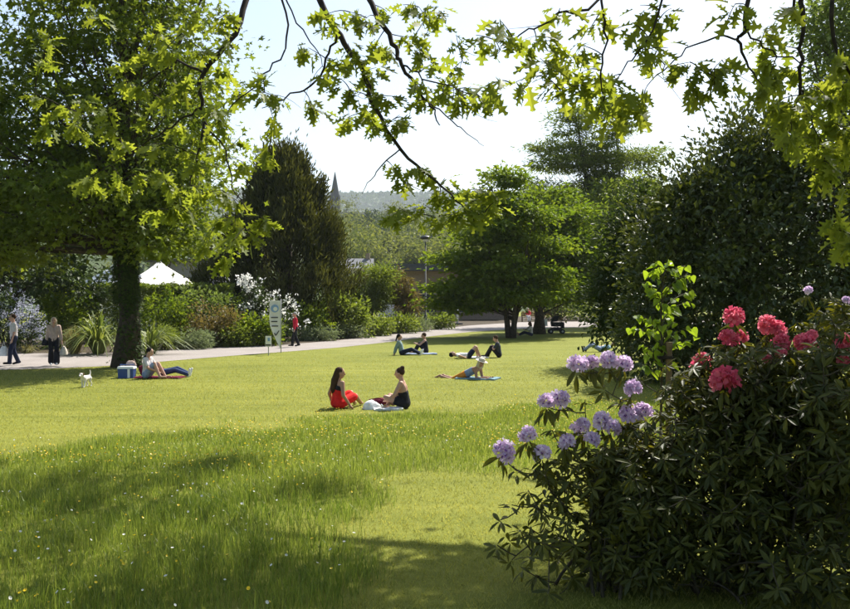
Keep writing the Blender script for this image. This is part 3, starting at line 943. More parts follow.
# traced branches: (px, py, distance, radius in m)
BR = [
    [(262, -70, 11, .040), (250, -15, 10.2, .034), (235, 35, 9.8, .030), (203, 73, 9.6, .024), (202, 110, 9.5, .018), (199, 145, 9.4, .011), (190, 185, 9.3, .006)],
    [(203, 73, 9.6, .016), (178, 62, 9.7, .012), (160, 72, 9.8, .010), (130, 95, 9.9, .007), (95, 115, 10, .005)],
    [(201, 108, 9.5, .013), (180, 122, 9.5, .010), (150, 140, 9.6, .007), (110, 165, 9.7, .004)],
    [(202, 118, 9.5, .010), (225, 150, 9.3, .008), (232, 185, 9.1, .006), (250, 212, 9.0, .004)],
    [(296, -60, 9.5, .034), (322, 5, 8.8, .030), (345, 42, 8.6, .026), (364, 72, 8.5, .023), (374, 105, 8.4, .018), (400, 150, 8.3, .015), (432, 178, 8.2, .011), (458, 200, 8.1, .007), (474, 222, 8.0, .004)],
    [(345, -50, 9.2, .030), (378, 18, 8.6, .025), (395, 48, 8.5, .021), (402, 65, 8.4, .018), (420, 92, 8.3, .012), (432, 110, 8.2, .008), (440, 125, 8.2, .004)],
    [(340, 35, 8.65, .012), (328, 52, 8.8, .011), (316, 82, 8.9, .010), (290, 95, 9.0, .008), (262, 108, 9.1, .004)],
    [(278, -60, 10, .016), (283, 0, 9.4, .011), (287, 45, 9.2, .009), (268, 70, 9.2, .008), (240, 100, 9.3, .006), (215, 125, 9.4, .004)],
    [(284, -5, 9.3, .008), (302, 30, 9.1, .007), (318, 52, 9.0, .005), (330, 75, 8.9, .003)],
    [(400, 150, 8.3, .007), (385, 160, 8.3, .006), (370, 180, 8.3, .004), (362, 194, 8.3, .002)],
    [(402, 65, 8.4, .009), (425, 78, 8.2, .007), (452, 86, 8.0, .005), (480, 98, 7.9, .003)],
    [(420, 92, 8.3, .008), (446, 115, 8.2, .006), (466, 132, 8.1, .004), (484, 146, 8.0, .002)],
    [(640, -70, 8.5, .024), (598, 0, 7.8, .012), (565, 12, 7.6, .010), (548, 21, 7.5, .008), (520, 34, 7.4, .006), (500, 50, 7.3, .004)],
    [(610, -60, 7.8, .014), (604, 0, 7.2, .010), (605, 32, 7.1, .009), (602, 72, 7.0, .007), (602, 92, 7.0, .004)],
    [(690, -60, 7.8, .016), (663, 0, 7.3, .009), (648, 38, 7.2, .007), (632, 60, 7.1, .006), (614, 84, 7.0, .003)],
    [(755, -80, 8.5, .026), (747, 0, 7.8, .020), (746, 30, 7.7, .017), (738, 40, 7.7, .014), (747, 62, 7.7, .010), (756, 78, 7.8, .006)],
    [(738, 38, 7.7, .009), (715, 38, 7.6, .008), (688, 50, 7.5, .006), (664, 70, 7.4, .005), (645, 90, 7.3, .003)],
    [(748, 32, 7.7, .009), (770, 52, 7.9, .007), (800, 62, 8.2, .006), (820, 80, 8.4, .004)],
    [(815, -80, 9, .030), (804, 0, 8.4, .024), (803, 25, 8.35, .020), (801, 60, 8.3, .017), (800, 95, 8.3, .015)],
    [(796, -60, 8.8, .016), (795, 10, 8.4, .013), (803, 28, 8.35, .010)],
    [(850, -80, 8.6, .028), (833, 0, 8.1, .020), (836, 52, 8.0, .015), (852, 78, 7.9, .011), (880, 120, 7.8, .006)],
    [(803, 90, 8.3, .009), (812, 120, 8.3, .007), (822, 150, 8.2, .005), (835, 200, 8.0, .003)],
]
# leaf bunches: (px, py) with distance per region
BN_L = [(60, 30), (48, 58), (95, 15), (32, 98), (60, 105), (75, 122), (45, 128), (92, 140), (105, 105), (130, 78), (150, 52), (165, 62), (180, 35), (215, 20), (232, 45), (205, 50), (225, 75), (240, 95), (215, 110),
        (185, 95), (165, 100), (140, 120), (120, 142), (150, 147), (175, 130), (230, 125), (246, 140), (220, 155), (195, 165), (160, 165), (145, 178), (125, 182), (88, 178), (98, 192), (180, 190), (200, 195),
        (225, 185), (240, 200), (257, 213), (272, 221), (215, 220), (233, 243), (226, 262), (205, 250), (150, 205), (168, 216), (140, 90), (160, 30), (190, 15), (120, 60), (235, 12), (185, 150), (205, 135), (190, 215), (240, 225), (255, 235), (110, 125), (80, 95), (170, 180), (210, 85), (245, 165)]
BN_C = [(265, 70), (278, 102), (275, 130), (270, 152), (310, 105), (325, 112), (330, 62), (345, 42), (305, 45), (320, 85), (350, 95), (365, 112), (380, 122), (400, 115), (415, 105), (395, 90),
        (380, 70), (392, 50), (410, 40), (425, 20), (440, 10), (450, 27), (420, 55), (435, 62), (450, 76), (460, 60), (466, 90), (480, 100), (490, 95), (455, 105), (440, 90), (425, 80), (362, 20), (385, 15), (405, 8), (345, 10),
        (380, 132), (408, 125), (355, 60), (340, 80), (370, 45), (335, 25), (260, 95), (350, 120), (365, 85), (420, 5), (376, 95), (318, 20)]
BN_T = [(395, 170), (405, 182), (417, 168), (430, 175), (445, 178), (440, 195), (425, 205), (400, 208), (395, 218), (412, 215), (455, 195), (465, 205), (476, 200), (480, 190), (492, 188), (495, 202), (452, 215), (436, 218), (485, 212), (470, 190)]
BN_R = [(500, 20), (495, 40), (476, 35), (515, 35), (490, 85), (512, 84), (545, 30), (535, 50), (560, 50), (580, 45), (590, 28), (555, 65), (546, 76), (560, 90), (576, 86), (590, 105), (605, 96), (620, 105), (606, 80),
        (632, 100), (641, 106), (582, 72), (650, 35), (635, 25), (660, 18), (655, 55), (665, 65), (645, 50), (672, 8), (690, 80), (700, 70), (715, 77), (730, 86), (704, 92), (722, 60), (748, 8), (735, 4), (728, 66), (600, 12), (560, 8), (640, 5), (540, 58), (552, 40), (572, 60), (585, 90), (598, 112), (615, 118), (625, 90), (634, 112), (600, 70), (690, 62), (695, 92), (640, 65), (668, 48)]
BN_G = [(760, 62), (775, 76), (790, 70), (766, 92), (780, 100), (800, 97), (815, 86), (830, 80), (845, 70), (790, 120), (806, 130), (820, 142), (835, 122), (845, 100), (802, 150), (816, 160), (830, 166), (845, 150),
        (790, 140), (822, 178), (836, 230), (846, 222), (845, 243), (790, 8), (766, 28), (852, 180), (858, 120), (864, 230), (760, 45), (775, 112), (812, 112), (828, 100), (838, 140), (850, 132), (842, 86), (826, 150), (835, 60), (870, 160), (856, 240), (768, 80)]


def nodes_of(br):
    P = np.array([at(a, b_, c) for a, b_, c, r in br])
    r = np.array([q[3] for q in br])
    t = np.linspace(0, len(br) - 1, (len(br) - 1) * 4 + 1)
    tt = np.arange(len(br))
    # Catmull-Rom smoothing of the traced points
    out = []
    for u in t:
        i = min(int(u), len(br) - 2); f = u - i
        p0, p1, p2, p3 = P[max(i - 1, 0)], P[i], P[i + 1], P[min(i + 2, len(br) - 1)]
        out.append(0.5 * ((2 * p1) + (-p0 + p2) * f + (2 * p0 - 5 * p1 + 4 * p2 - p3) * f * f + (-p0 + 3 * p1 - 3 * p2 + p3) * f ** 3))
    out = np.array(out)
    out[1:-1] += R.normal(size=(len(out) - 2, 3)) * 0.012
    return out, np.interp(t, tt, r)


# limbs carrying the branches: from the trunk over the top of the frame
LIMB = [([tp[2] + [0, 0, .6], [7.0, 13.0, 7.8], [4.0, 11.5, 8.6], [1.0, 11.0, 7.6], at(300, -75, 10)], [.22, .18, .14, .10, .055]),
        ([tp[2], [7.5, 12.5, 7.2], [5.0, 10.0, 6.8], [3.3, 8.6, 6.0], at(690, -75, 8.2)], [.20, .16, .12, .09, .05]),
        ([tp[1] + [0, 0, 2], [7.8, 12.0, 6.4], [6.0, 10.2, 6.6], at(850, -90, 9)], [.18, .13, .09, .05]),
        ([tp[3], [6.5, 15.5, 9.8], [3.5, 17.0, 10.6], [0.0, 18.5, 10.6]], [.2, .15, .1, .05]),
        ([tp[3], [8.0, 17.5, 10.2], [6.0, 20.5, 11.0]], [.18, .12, .05]),
        ([tp[4], [11, 12.0, 12.2], [13, 10, 12.6]], [.15, .1, .05])]
limb_nodes = []
for P, r in LIMB:
    P = np.array([np.asarray(p, float) for p in P])
    t = np.linspace(0, len(P) - 1, len(P) * 4)
    pts = np.stack([np.interp(t, np.arange(len(P)), P[:, j]) for j in range(3)], 1)
    pts[1:-1] = (pts[:-2] + 2 * pts[1:-1] + pts[2:]) / 4
    rr = np.interp(t, np.arange(len(P)), r)
    V, F = tube(pts, rr, 8)
    obj('limb', V, F, M['bark'], oak, smooth=True)
    limb_nodes.append(pts)
limb_all = np.concatenate(limb_nodes)

NP, NB, mbs = [], [], []
for i, br in enumerate(BR):
    P, r = nodes_of(br)
    mb = MB().tube(P, r, 7)
    if br[0][1] < 0:  # off-frame start: reach back to the nearest limb
        q = limb_all[np.argmin(((limb_all - P[0]) ** 2).sum(1))]
        mb.tube(bez(q, (q + P[0]) / 2 + [0, 0, 0.25], P[0], 6), np.linspace(max(r[0] * 1.6, .03), r[0], 6), 6)
    mbs.append(mb)
    for p in P[2:]:
        NP.append(p); NB.append(i)
NP, NB = list(NP), list(NB)

LV, LD, LN, LS, LB = [], [], [], [], []


def bunch(c, d_in, br, nleaf, size):
    """a whorl of drooping lobed leaves at a twig end"""
    for k in range(nleaf):
        a = R.uniform(0, 2 * math.pi)
        o_ = np.array([math.cos(a), math.sin(a), 0])
        d = nrm(o_ * R.uniform(0.4, 1.0) + 0.5 * d_in + np.array([0, 0, -R.uniform(0.1, 1.1)]))
        st = c + R.normal(size=3) * 0.02 - d_in * R.uniform(0, 0.12)
        LV.append(st + d * 0.02); LD.append(d)
        LN.append(nrm(np.array([0, 0, 1.0]) + R.normal(size=3) * 0.55))
        LS.append(size * R.uniform(0.5, 1.3)); LB.append(br)


todo = []
for px, py in BN_L: todo.append((at(px + R.normal() * 3, py + R.normal() * 3, R.uniform(9.0, 10.0)), 15, 0.152))
for px, py in BN_C: todo.append((at(px + R.normal() * 3, py + R.normal() * 3, R.uniform(8.1, 9.0)), 12, 0.148))
for px, py in BN_T: todo.append((at(px, py, R.uniform(7.9, 8.4)), 13, 0.14))
for px, py in BN_R: todo.append((at(px, py, R.uniform(7.0, 7.5)), 7, 0.165))
for px, py in BN_G: todo.append((at(px, py, R.uniform(7.8, 8.6)), 14, 0.172))
# grow twigs: always attach the bunch nearest to the wood already there
pend = list(range(len(todo)))
while pend:
    A = np.array(NP)
    C = np.array([todo[i][0] for i in pend])
    D2 = ((C[:, None] - A[None]) ** 2 * np.array([1, 0.35, 1])).sum(2)
    j = int(np.argmin(D2.min(1)))
    m = int(np.argmin(D2[j]))
    i = pend.pop(j)
    c, nl, sz = todo[i]
    q = A[m]; b_ = NB[m]
    L_ = np.linalg.norm(c - q)
    mid = (q + c) / 2 + np.array([0, 0, 0.10 * L_]) + R.normal(size=3) * 0.06 * L_
    tw = bez(q, mid, c, 6)
    mbs[b_].tube(tw, np.linspace(0.0055, 0.0025, 6), 4, cap=False)
    for p in tw[2:]: NP.append(p); NB.append(b_)
    dd = nrm(c - q)
    bunch(c, dd, b_, nl, sz)
    if L_ > 0.25: bunch(tw[3], dd, b_, 3, sz * 0.9)
# a few bare twigs
for i in range(60):
    m = R.integers(len(NP)); q = NP[m]
    e = q + np.array([R.normal() * 0.16, R.normal() * 0.1, -abs(R.normal()) * 0.16])
    mbs[NB[m]].tube(bez(q, (q + e) / 2 + R.normal(size=3) * 0.05, e, 5), np.linspace(0.0035, 0.0012, 5), 4, cap=False)
br_ob = [mb.build('branch', M['barkdark'], oak, smooth=True) for mb in mbs]

LV, LD, LN, LS, LB = map(np.array, (LV, LD, LN, LS, LB))
BS = basis(LD, LN)
TI = np.clip(0.25 + 0.5 * R.random(len(LV)) + 0.25 * (LS > 0.19), 0, 1)


def leaf_objects(n_obj, T, pos, B, s, tint, parents, mat, order, name='leaf'):
    """the first n_obj leaves of `order` become objects of their own; returns the mask of the others"""
    var = []
    for k in range(4):
        me = mesh_data(name, T[0] * np.array([1, 1, [0.4, 1, 1.6, 2.4][k]]), T[1], np.full(len(T[0]), (k + 0.5) / 4))
        me.materials.append(mat)
        var.append(me)
    rest = np.ones(len(pos), bool)
    for i in order[:n_obj]:
        rest[i] = False
        o = bpy.data.objects.new(name, var[min(3, int(tint[i] * 4))])
        COL.objects.link(o)
        p = parents[i] if isinstance(parents, list) else parents
        o.parent = p
        w = WL[p.name]
        mt = np.eye(4)
        mt[:3, :3] = (B[i] * s[i]).T
        mt[:3, 3] = pos[i] - w
        o.matrix_local = Matrix(mt.tolist())
    return rest


def proj(P):
    v = P - CAM
    dd = v @ FWD
    return np.stack([CX + FPX * v[:, 0] / dd, CY - FPX * (v @ UPV) / dd], 1)


pp = proj(LV)
vis = (pp[:, 0] > 0) & (pp[:, 0] < 850) & (pp[:, 1] > 0)
score = LS / LV[:, 1] * np.where(vis, 1, 0.01)
order = np.argsort(-score)
rest = leaf_objects(300, T_OAK, LV, BS, LS, TI, [br_ob[i] for i in LB], M['oak'], order)
V, F, tn = scatter(T_OAK, LV[rest], BS[rest], LS[rest], TI[rest])
obj('foliage', V, F, M['oak'], oak, tint=tn, kind='stuff')

# the canopy above the frame, which shades the foreground
CAN = []
for px, py, h in [(60, 475, 9.6), (20, 500, 9.8), (120, 480, 9.8), (170, 470, 10), (215, 478, 9.8), (280, 492, 9.2), (90, 520, 9.4), (10, 545, 9), (40, 600, 9), (120, 600, 9.2), (200, 575, 9), (240, 560, 9.2), (300, 575, 9),
                  (340, 590, 9), (300, 605, 8.8), (390, 565, 9), (430, 580, 9), (470, 590, 9), (250, 600, 8.6), (180, 610, 8.6), (540, 580, 8.8), (520, 600, 8.6), (150, 505, 9.5), (-40, 470, 10), (-60, 520, 9.5), (380, 600, 8.8), (460, 560, 8.8)]:
    g = ground(px + R.normal() * 26, py + R.normal() * 7)
    CAN.append(g + SUN * (h / SUN[2]))
for i in range(40):
    a = R.uniform(0, 2 * math.pi)
    CAN.append(OB + np.array([2.5 + math.cos(a) * R.uniform(1, 5.5), math.sin(a) * R.uniform(0.5, 5) - 0.5, R.uniform(9.5, 15)]))
for i in range(45):  # unseen leaf clumps added over the camera to block skylight and darken the bushes
    CAN.append(np.array([R.uniform(-4, 9), R.uniform(-4, 6.5), R.uniform(6.5, 9.5)]))
CAN = np.array(CAN)
per = 190
k = np.repeat(np.arange(len(CAN)), per)
pos = CAN[k] + R.normal(size=(len(k), 3)) * np.array([0.45, 0.45, 0.28]) * R.uniform(0.6, 1.5, len(CAN))[k][:, None]
n = len(pos)
V, F, tn = scatter(T_STAR, pos, basis(nrm(R.normal(size=(n, 3)) + [0, 0, -0.4]), R.normal(size=(n, 3)) * 0.5 + [0, 0, 1]), R.uniform(0.15, 0.24, n))
obj('crown', V, F, M['oak'], oak, tint=tn, kind='stuff')
mb = MB()
for c in CAN:
    q = limb_all[np.argmin(((limb_all - c) ** 2).sum(1))]
    if c[2] > 11.5: q = tp[4] + (tp[5] - tp[4]) * R.random()
    mb.tube(bez(q, (q + c) / 2 + [0, 0, 0.4], c, 6), np.linspace(0.045, 0.012, 6), 5)
mb.build('upper_branch', M['bark'], oak, smooth=True)

# ================================================================== RHODODENDRONS
def truss(parent, c, r, mat, dark, up):
    """a domed head of about a dozen five-petalled funnel flowers"""
    n = 17
    g = (1 + 5 ** 0.5) / 2
    i = np.arange(n)
    zz = 1 - (i + 0.5) / n * 1.25
    an = 2 * math.pi * i / g
    rr_ = np.sqrt(np.clip(1 - zz ** 2, 0, 1))
    dl = np.stack([rr_ * np.cos(an), rr_ * np.sin(an), zz], 1)
    B0 = basis(np.array([up]))[0]
    dirs = dl[:, [0]] * B0[0] + dl[:, [1]] * B0[2] + dl[:, [2]] * B0[1]
    dirs = nrm(dirs + R.normal(size=dirs.shape) * 0.24)
    pv, pf = [], []
    for k in range(5):
        a = k * 2 * math.pi / 5
        a1, a2 = a - 0.60, a + 0.60
        o = len(pv)
        rip = R.uniform(0.9, 1.1)
        pv += [[0.05 * math.cos(a), 0, 0.05 * math.sin(a)], [0.34 * math.cos(a1), 0.45, 0.34 * math.sin(a1)], [0.34 * math.cos(a2), 0.45, 0.34 * math.sin(a2)],
               [0.60 * math.cos(a1 + .2) * rip, 0.62, 0.60 * math.sin(a1 + .2) * rip], [0.60 * math.cos(a2 - .2), 0.66, 0.60 * math.sin(a2 - .2)], [0.68 * math.cos(a), 0.54, 0.68 * math.sin(a)]]
        pf += [[o, o + 1, o + 2], [o + 1, o + 3, o + 5], [o + 1, o + 5, o + 2], [o + 2, o + 5, o + 4]]
    T = (np.array(pv), np.array(pf))
    B = basis(dirs)
    off_ = dirs * (r * R.uniform(0.12, 0.5, n))[:, None]
    V, F, tn = scatter(T, c + off_, B, r * R.uniform(0.68, 1.08, n))
    o = obj('flower_head', V, F, M[mat], parent, tint=tn)
    if dark:
        sv = np.array([[-0.09, 0.47, 0.05], [0.09, 0.47, 0.05], [0.07, 0.52, 0.30], [-0.07, 0.52, 0.30]])
        V, F, tn = scatter((sv, np.array([[0, 1, 2, 3]])), c + off_, B, r * 0.95)
        obj('blotch', V, F, M[dark], o, tint=tn, kind='stuff')
    return o


def rhododendron(name, label, base, tips, ups, trusses, mat, dark, nstem, lsize, nobj=300, trad=0.085):
    t = thing(name, label, 'shrub', base)
    tips = np.asarray(tips); ups = nrm(ups)
    heads = []
    for (px, py, d, r) in trusses:
        c = at(px, py, d)
        up = nrm(np.array([R.normal() * 0.3, -0.35 + R.normal() * 0.2, 1.0]))
        truss(t, c, r * R.uniform(0.72, 0.98), mat, dark, up)
        heads.append((c - up * 0.05, up))
    allc = np.concatenate([tips] + ([np.array([h[0] for h in heads])] if heads else []))
    allu = np.concatenate([ups] + ([np.array([h[1] for h in heads])] if heads else []))
    # whorls of leaves
    P, Dv, Nn, S = [], [], [], []
    for ci, (c, u) in enumerate(zip(allc, allu)):
        ishead = ci >= len(tips)
        nl = R.integers(6, 11)
        B0 = basis(np.array([u]))[0]
        a0 = R.uniform(0, 6.28)
        for k in range(nl):
            a = a0 + k * 2.4
            rad = math.cos(a) * B0[0] + math.sin(a) * B0[2]
            el = R.uniform(-1.5, -0.3) if ishead else R.uniform(-0.7, 0.4)
            d = nrm(rad + u * el + np.array([0, 0, -0.12]))
            P.append(c - u * R.uniform(0, 0.05) + rad * 0.006); Dv.append(d); Nn.append(u + 0.15 * R.normal(size=3)); S.append(lsize * R.uniform(0.7, 1.2) * (1.3 if ishead else 1))
    P, Dv, Nn, S = map(np.array, (P, Dv, Nn, S))
    keep = P[:, 2] > 0.08
    P, Dv, Nn, S = P[keep], Dv[keep], Nn[keep], S[keep]
    B = basis(Dv, Nn)
    ti = np.clip(R.random(len(P)) * 0.7 + 0.3 * R.random(), 0, 1)
    c0 = allc.mean(0)
    sc = S / P[:, 1] * 100 - 0.15 * (P[:, 1] - P[:, 1].min()) + 0.3 * (P[:, 2] - c0[2]) + R.random(len(P)) * 0.3
    rest = leaf_objects(nobj, T_RHO, P, B, S, ti, t, M['rhodo'], np.argsort(-sc))
    V, F, tn = scatter(T_RHO_L, P[rest], B[rest], S[rest], ti[rest])
    obj('foliage', V, F, M['rhodo'], t, tint=tn, kind='stuff')
    # stems: forking from the base, each tip joined to the nearest wood
    nodes = []
    main = R.choice(len(allc), min(nstem, len(allc)), replace=False)
    for i in main:
        b0 = base + np.array([R.normal() * 0.2 + 0.25 * (allc[i][0] - base[0]), R.normal() * 0.15, -0.05])
        c = allc[i]
        pts = bez(b0, b0 * 0.5 + c * 0.5 + np.array([0, 0, 0.12]) + np.array([(b0[0] - c[0]) * 0.35, (b0[1] - c[1]) * 0.3, 0]) + R.normal(size=3) * 0.07, c, 9)
        V, F = tube(pts, np.linspace(0.016, 0.005, 9), 6)
        obj('stem', V, F, M['twig'], t, smooth=True)
        nodes.append(pts[2:])
    nodes = np.concatenate(nodes)
    mb = MB()
    nd = np.zeros((len(nodes) + 2 * len(allc), 3)); nn_ = len(nodes); nd[:nn_] = nodes
    for q_ in np.argsort(((allc - nodes.mean(0)) ** 2).sum(1)):
        c, u = allc[q_], allu[q_]
        dd = ((nd[:nn_] - c) ** 2).sum(1) + np.where(nd[:nn_, 2] > c[2] - 0.02, 0.02, 0)
        q = nd[np.argmin(dd)]
        tw = bez(q, (q + c) / 2 - u * 0.04 + R.normal(size=3) * 0.012, c, 4)
        mb.tube(tw, [0.006, 0.005, 0.0045, 0.004], 4, cap=False)
        nd[nn_], nd[nn_ + 1] = tw[1], tw[2]; nn_ += 2
    mb.build('twig', M['twig'], t, kind='stuff')
    return t


def tips_in(ells, n, shell=0.55):
    pos, out, cen, k = crown(ells, n, 1, 0.05, shell, 1.0)
    up = nrm(nrm(out) * 0.6 + np.array([0, -0.15, 0.75]) + R.normal(size=pos.shape) * 0.25)
    return pos, up


# lilac one, on the left; open and leggy at its left edge
LT = [(578, 364, 8.2, .095), (591, 363, 8.3, .085), (609, 361, 8.2, .10), (624, 364, 8.2, .092), (634, 389, 8.1, .10), (546, 401, 8.0, .088), (560, 400, 8.1, .088), (504, 452, 7.8, .10),
      (528, 435, 7.9, .082), (542, 454, 7.9, .08), (567, 442, 7.9, .09), (592, 440, 8.0, .09), (583, 425, 8.1, .085), (602, 421, 8.1, .09), (613, 428, 8.0, .095), (630, 415, 8.1, .095), (643, 412, 8.1, .085), (575, 430, 8.2, .08)]
e1 = [E(622, 495, 8.0, 42, 62, .55), E(645, 470, 8.2, 45, 50, .6), E(610, 545, 7.9, 40, 42, .5)]
tips, ups = tips_in(e1, 380, 0.35)
tb_, ub_ = tips_in([E(560, 540, 7.8, 52, 46, .5), E(565, 480, 8.0, 36, 34, .35), E(595, 450, 8.0, 30, 26, .3)], 85, 0.2)
tips = np.concatenate([tips, tb_]); ups = np.concatenate([ups, ub_])
ex = np.array([at(px, py, d) for px, py, d in [(500, 520, 7.7), (497, 545, 7.6), (512, 505, 7.7), (520, 530, 7.6), (528, 490, 7.8), (540, 510, 7.7), (515, 470, 7.8), (535, 470, 7.8), (552, 430, 8.0), (605, 390, 8.2), (620, 400, 8.2), (560, 460, 7.9), (585, 400, 8.2), (548, 480, 7.8), (530, 555, 7.6), (512, 560, 7.6)]])
tips = np.concatenate([tips, ex]); ups = np.concatenate([ups, nrm(np.array([0, -0.2, 1.0]) + 0.3 * R.normal(size=(len(ex), 3)))])
rhododendron('lilac_rhododendron', 'leggy rhododendron with pale lilac flower heads in the right foreground', ground(592, 588), tips, ups, LT, 'lilac', 'lilac_dark', 16, 0.118)

PT = [(735, 317, 8.3, .105), (729, 339, 8.2, .11), (741, 338, 8.4, .09), (768, 326, 8.4, .10), (777, 331, 8.4, .09), (781, 343, 8.2, .08), (723, 382, 7.6, .125), (808, 343, 8.2, .09), (803, 342, 8.3, .08),
      (844, 344, 7.8, .11), (842, 359, 7.7, .09), (768, 359, 8.0, .055), (781, 354, 8.0, .06), (702, 362, 8.2, .085), (696, 368, 8.3, .075), (812, 336, 8.3, .07)]
e2 = [E(740, 470, 8.0, 110, 110, .8), E(800, 440, 7.9, 90, 100, .8), E(690, 500, 7.8, 90, 90, .7), E(770, 390, 8.2, 70, 55, .6), E(720, 400, 8.1, 50, 50, .5), E(850, 420, 7.6, 70, 100, .8), E(640, 530, 7.7, 50, 55, .5), E(800, 540, 7.6, 100, 60, .8)]
tips, ups = tips_in(e2, 2300, 0.4)
rhododendron('pink_rhododendron', 'large shaded rhododendron with bright pink flower heads at right foreground', ground(745, 592), tips, ups, PT, 'pink', None, 22, 0.118)
e3 = [E(845, 320, 11.0, 36, 30, .5), E(870, 360, 11.0, 60, 60, .7), E(820, 345, 11, 24, 24, .4)]
tips, ups = tips_in(e3, 260, 0.5)
rhododendron('lilac_rhododendron', 'paler-leaved rhododendron with one lilac flower behind the pink one', gx(865, 11), tips, ups, [(808, 291, 11.0, .06), (846, 300, 11, .05)], 'lilac', None, 8, 0.12, nobj=120)

# ------------------------------------------------------------------ sapling with stake
sb = gx(660, 12.5)
sap = thing('sapling_tree', 'young sapling with bright lime heart-shaped leaves tied to a stake', 'tree', sb)
stem = np.array([sb + [0, 0, -0.05], at(661, 420, 12.5), at(662, 350, 12.5), at(661, 310, 12.5), at(664, 272, 12.5)])
V, F = tube(stem, [.022, .02, .016, .011, .005], 7)
obj('trunk', V, F, M['twig'], sap, smooth=True)
P, Dv, Nn, S = [], [], [], []
mb = MB()
ends = [(668, 262), (685, 266), (694, 292), (682, 282), (650, 272), (640, 282), (672, 288), (690, 302), (655, 292), (662, 300), (645, 318), (632, 328), (640, 345), (652, 330), (662, 322), (676, 322), (690, 328), (698, 338), (680, 338), (648, 355), (660, 345), (670, 310), (636, 315), (655, 262), (690, 275), (640, 365), (668, 365)]
for px, py in ends:
    c = at(px, py, 12.5 + R.normal() * 0.18)
    q = np.array([np.interp(c[2] - 0.25, stem[:, 2], stem[:, j]) for j in range(3)])
    tw = bez(q, (q + c) / 2 + [0, 0, 0.12], c, 6)
    mb.tube(tw, np.linspace(.007, .003, 6), 5)
    for k in range(7):
        u = R.random()
        p = tw[int(2 + u * 3.9)]
        a = R.uniform(0, 6.28)
        P.append(p); Dv.append(nrm(np.array([math.cos(a), math.sin(a), -R.uniform(0.1, 0.9)]))); Nn.append(np.array([0, 0, 1]) + R.normal(size=3) * 0.4); S.append(R.uniform(0.09, 0.17))
mb.build('branch', M['stem'], sap, smooth=True)
P, Dv, Nn, S = map(np.array, (P, Dv, Nn, S))
leaf_objects(len(P), T_HEART, P, basis(Dv, Nn), S, R.random(len(P)), sap, M['lime'], np.arange(len(P)))
M['post'] = plain('stake_wood', (0.16, 0.11, 0.06), 0.8, 0.1, 0.3, 20)
s0 = gx(669, 12.4)
st = thing('stake', 'short brown wooden stake holding up the lime-leaved sapling', 'stake', s0)
top = at(669, 346, 12.4)
MB().box((s0 + top) / 2, (0.07, 0.07, top[2] + 0.1)).build('post', M['post'], st)
MB().box([s0[0] - 0.05, s0[1], top[2] - 0.15], (0.2, 0.09, 0.04)).build('tie', M['barkdark'], st)

# ================================================================== BUILDINGS AND STREET FURNITURE
def brickmat(name, c1, c2, mortar, sc=1.0):
    m, N, L = newmat(name)
    b = N['Principled BSDF']
    tc = N.new('ShaderNodeTexCoord')
    mp = N.new('ShaderNodeMapping')
    mp.inputs['Rotation'].default_value = (math.radians(90), 0, 0)
    L.new(tc.outputs['Object'], mp.inputs[0])
    br = N.new('ShaderNodeTexBrick')
    br.inputs['Scale'].default_value = 4.0 * sc
    br.inputs['Color1'].default_value = (*c1, 1)
    br.inputs['Color2'].default_value = (*c2, 1)
    br.inputs['Mortar'].default_value = (*mortar, 1)
    L.new(mp.outputs[0], br.inputs['Vector'])
    L.new(br.outputs[0], b.inputs['Base Color'])
    b.inputs['Roughness'].default_value = 0.9
    return m


M['brick'] = brickmat('brick', (0.20, 0.135, 0.09), (0.26, 0.18, 0.12), (0.25, 0.22, 0.19))
M['stone'] = plain('stone', (0.055, 0.052, 0.052), 0.9, 0.1, 0.2, 2)
M['felt'] = plain('roof_felt', (0.07, 0.072, 0.08), 0.7, 0.2, 0.2, 3)
M['canvas'] = plain('canvas', (0.80, 0.78, 0.72), 0.8, 0.1, 0.04, 2)
M['render'] = plain('render_wall', (0.24, 0.24, 0.26), 0.8, 0.1, 0.1, 2)
M['sandstone'] = plain('sandstone', (0.42, 0.36, 0.27), 0.9, 0.1, 0.15, 3)
M['glass'] = plain('window_glass', (0.03, 0.035, 0.04), 0.08, 0.6, 0.1, 1)
M['metal_dark'] = plain('dark_metal', (0.035, 0.04, 0.04), 0.45, 0.4, 0.2, 10)
M['white_paint'] = plain('white_paint', (0.78, 0.78, 0.76), 0.5, 0.3, 0.05, 6)
M['grey_paint'] = plain('grey_paint', (0.32, 0.33, 0.34), 0.5, 0.3, 0.1, 6)
M['slate'] = plain('slate_roof', (0.10, 0.105, 0.115), 0.6, 0.3, 0.2, 2)
M['banner_cloth'] = plain('banner_cloth', (0.74, 0.74, 0.74), 0.7, 0.2, 0.04, 4)
M['banner_blue'] = plain('banner_blue', (0.22, 0.36, 0.62), 0.6, 0.2, 0.05, 4)
M['ink'] = plain('ink', (0.05, 0.05, 0.06), 0.6, 0.2, 0.05, 4)
M['wood'] = plain('bench_wood', (0.17, 0.11, 0.06), 0.75, 0.2, 0.25, 12)

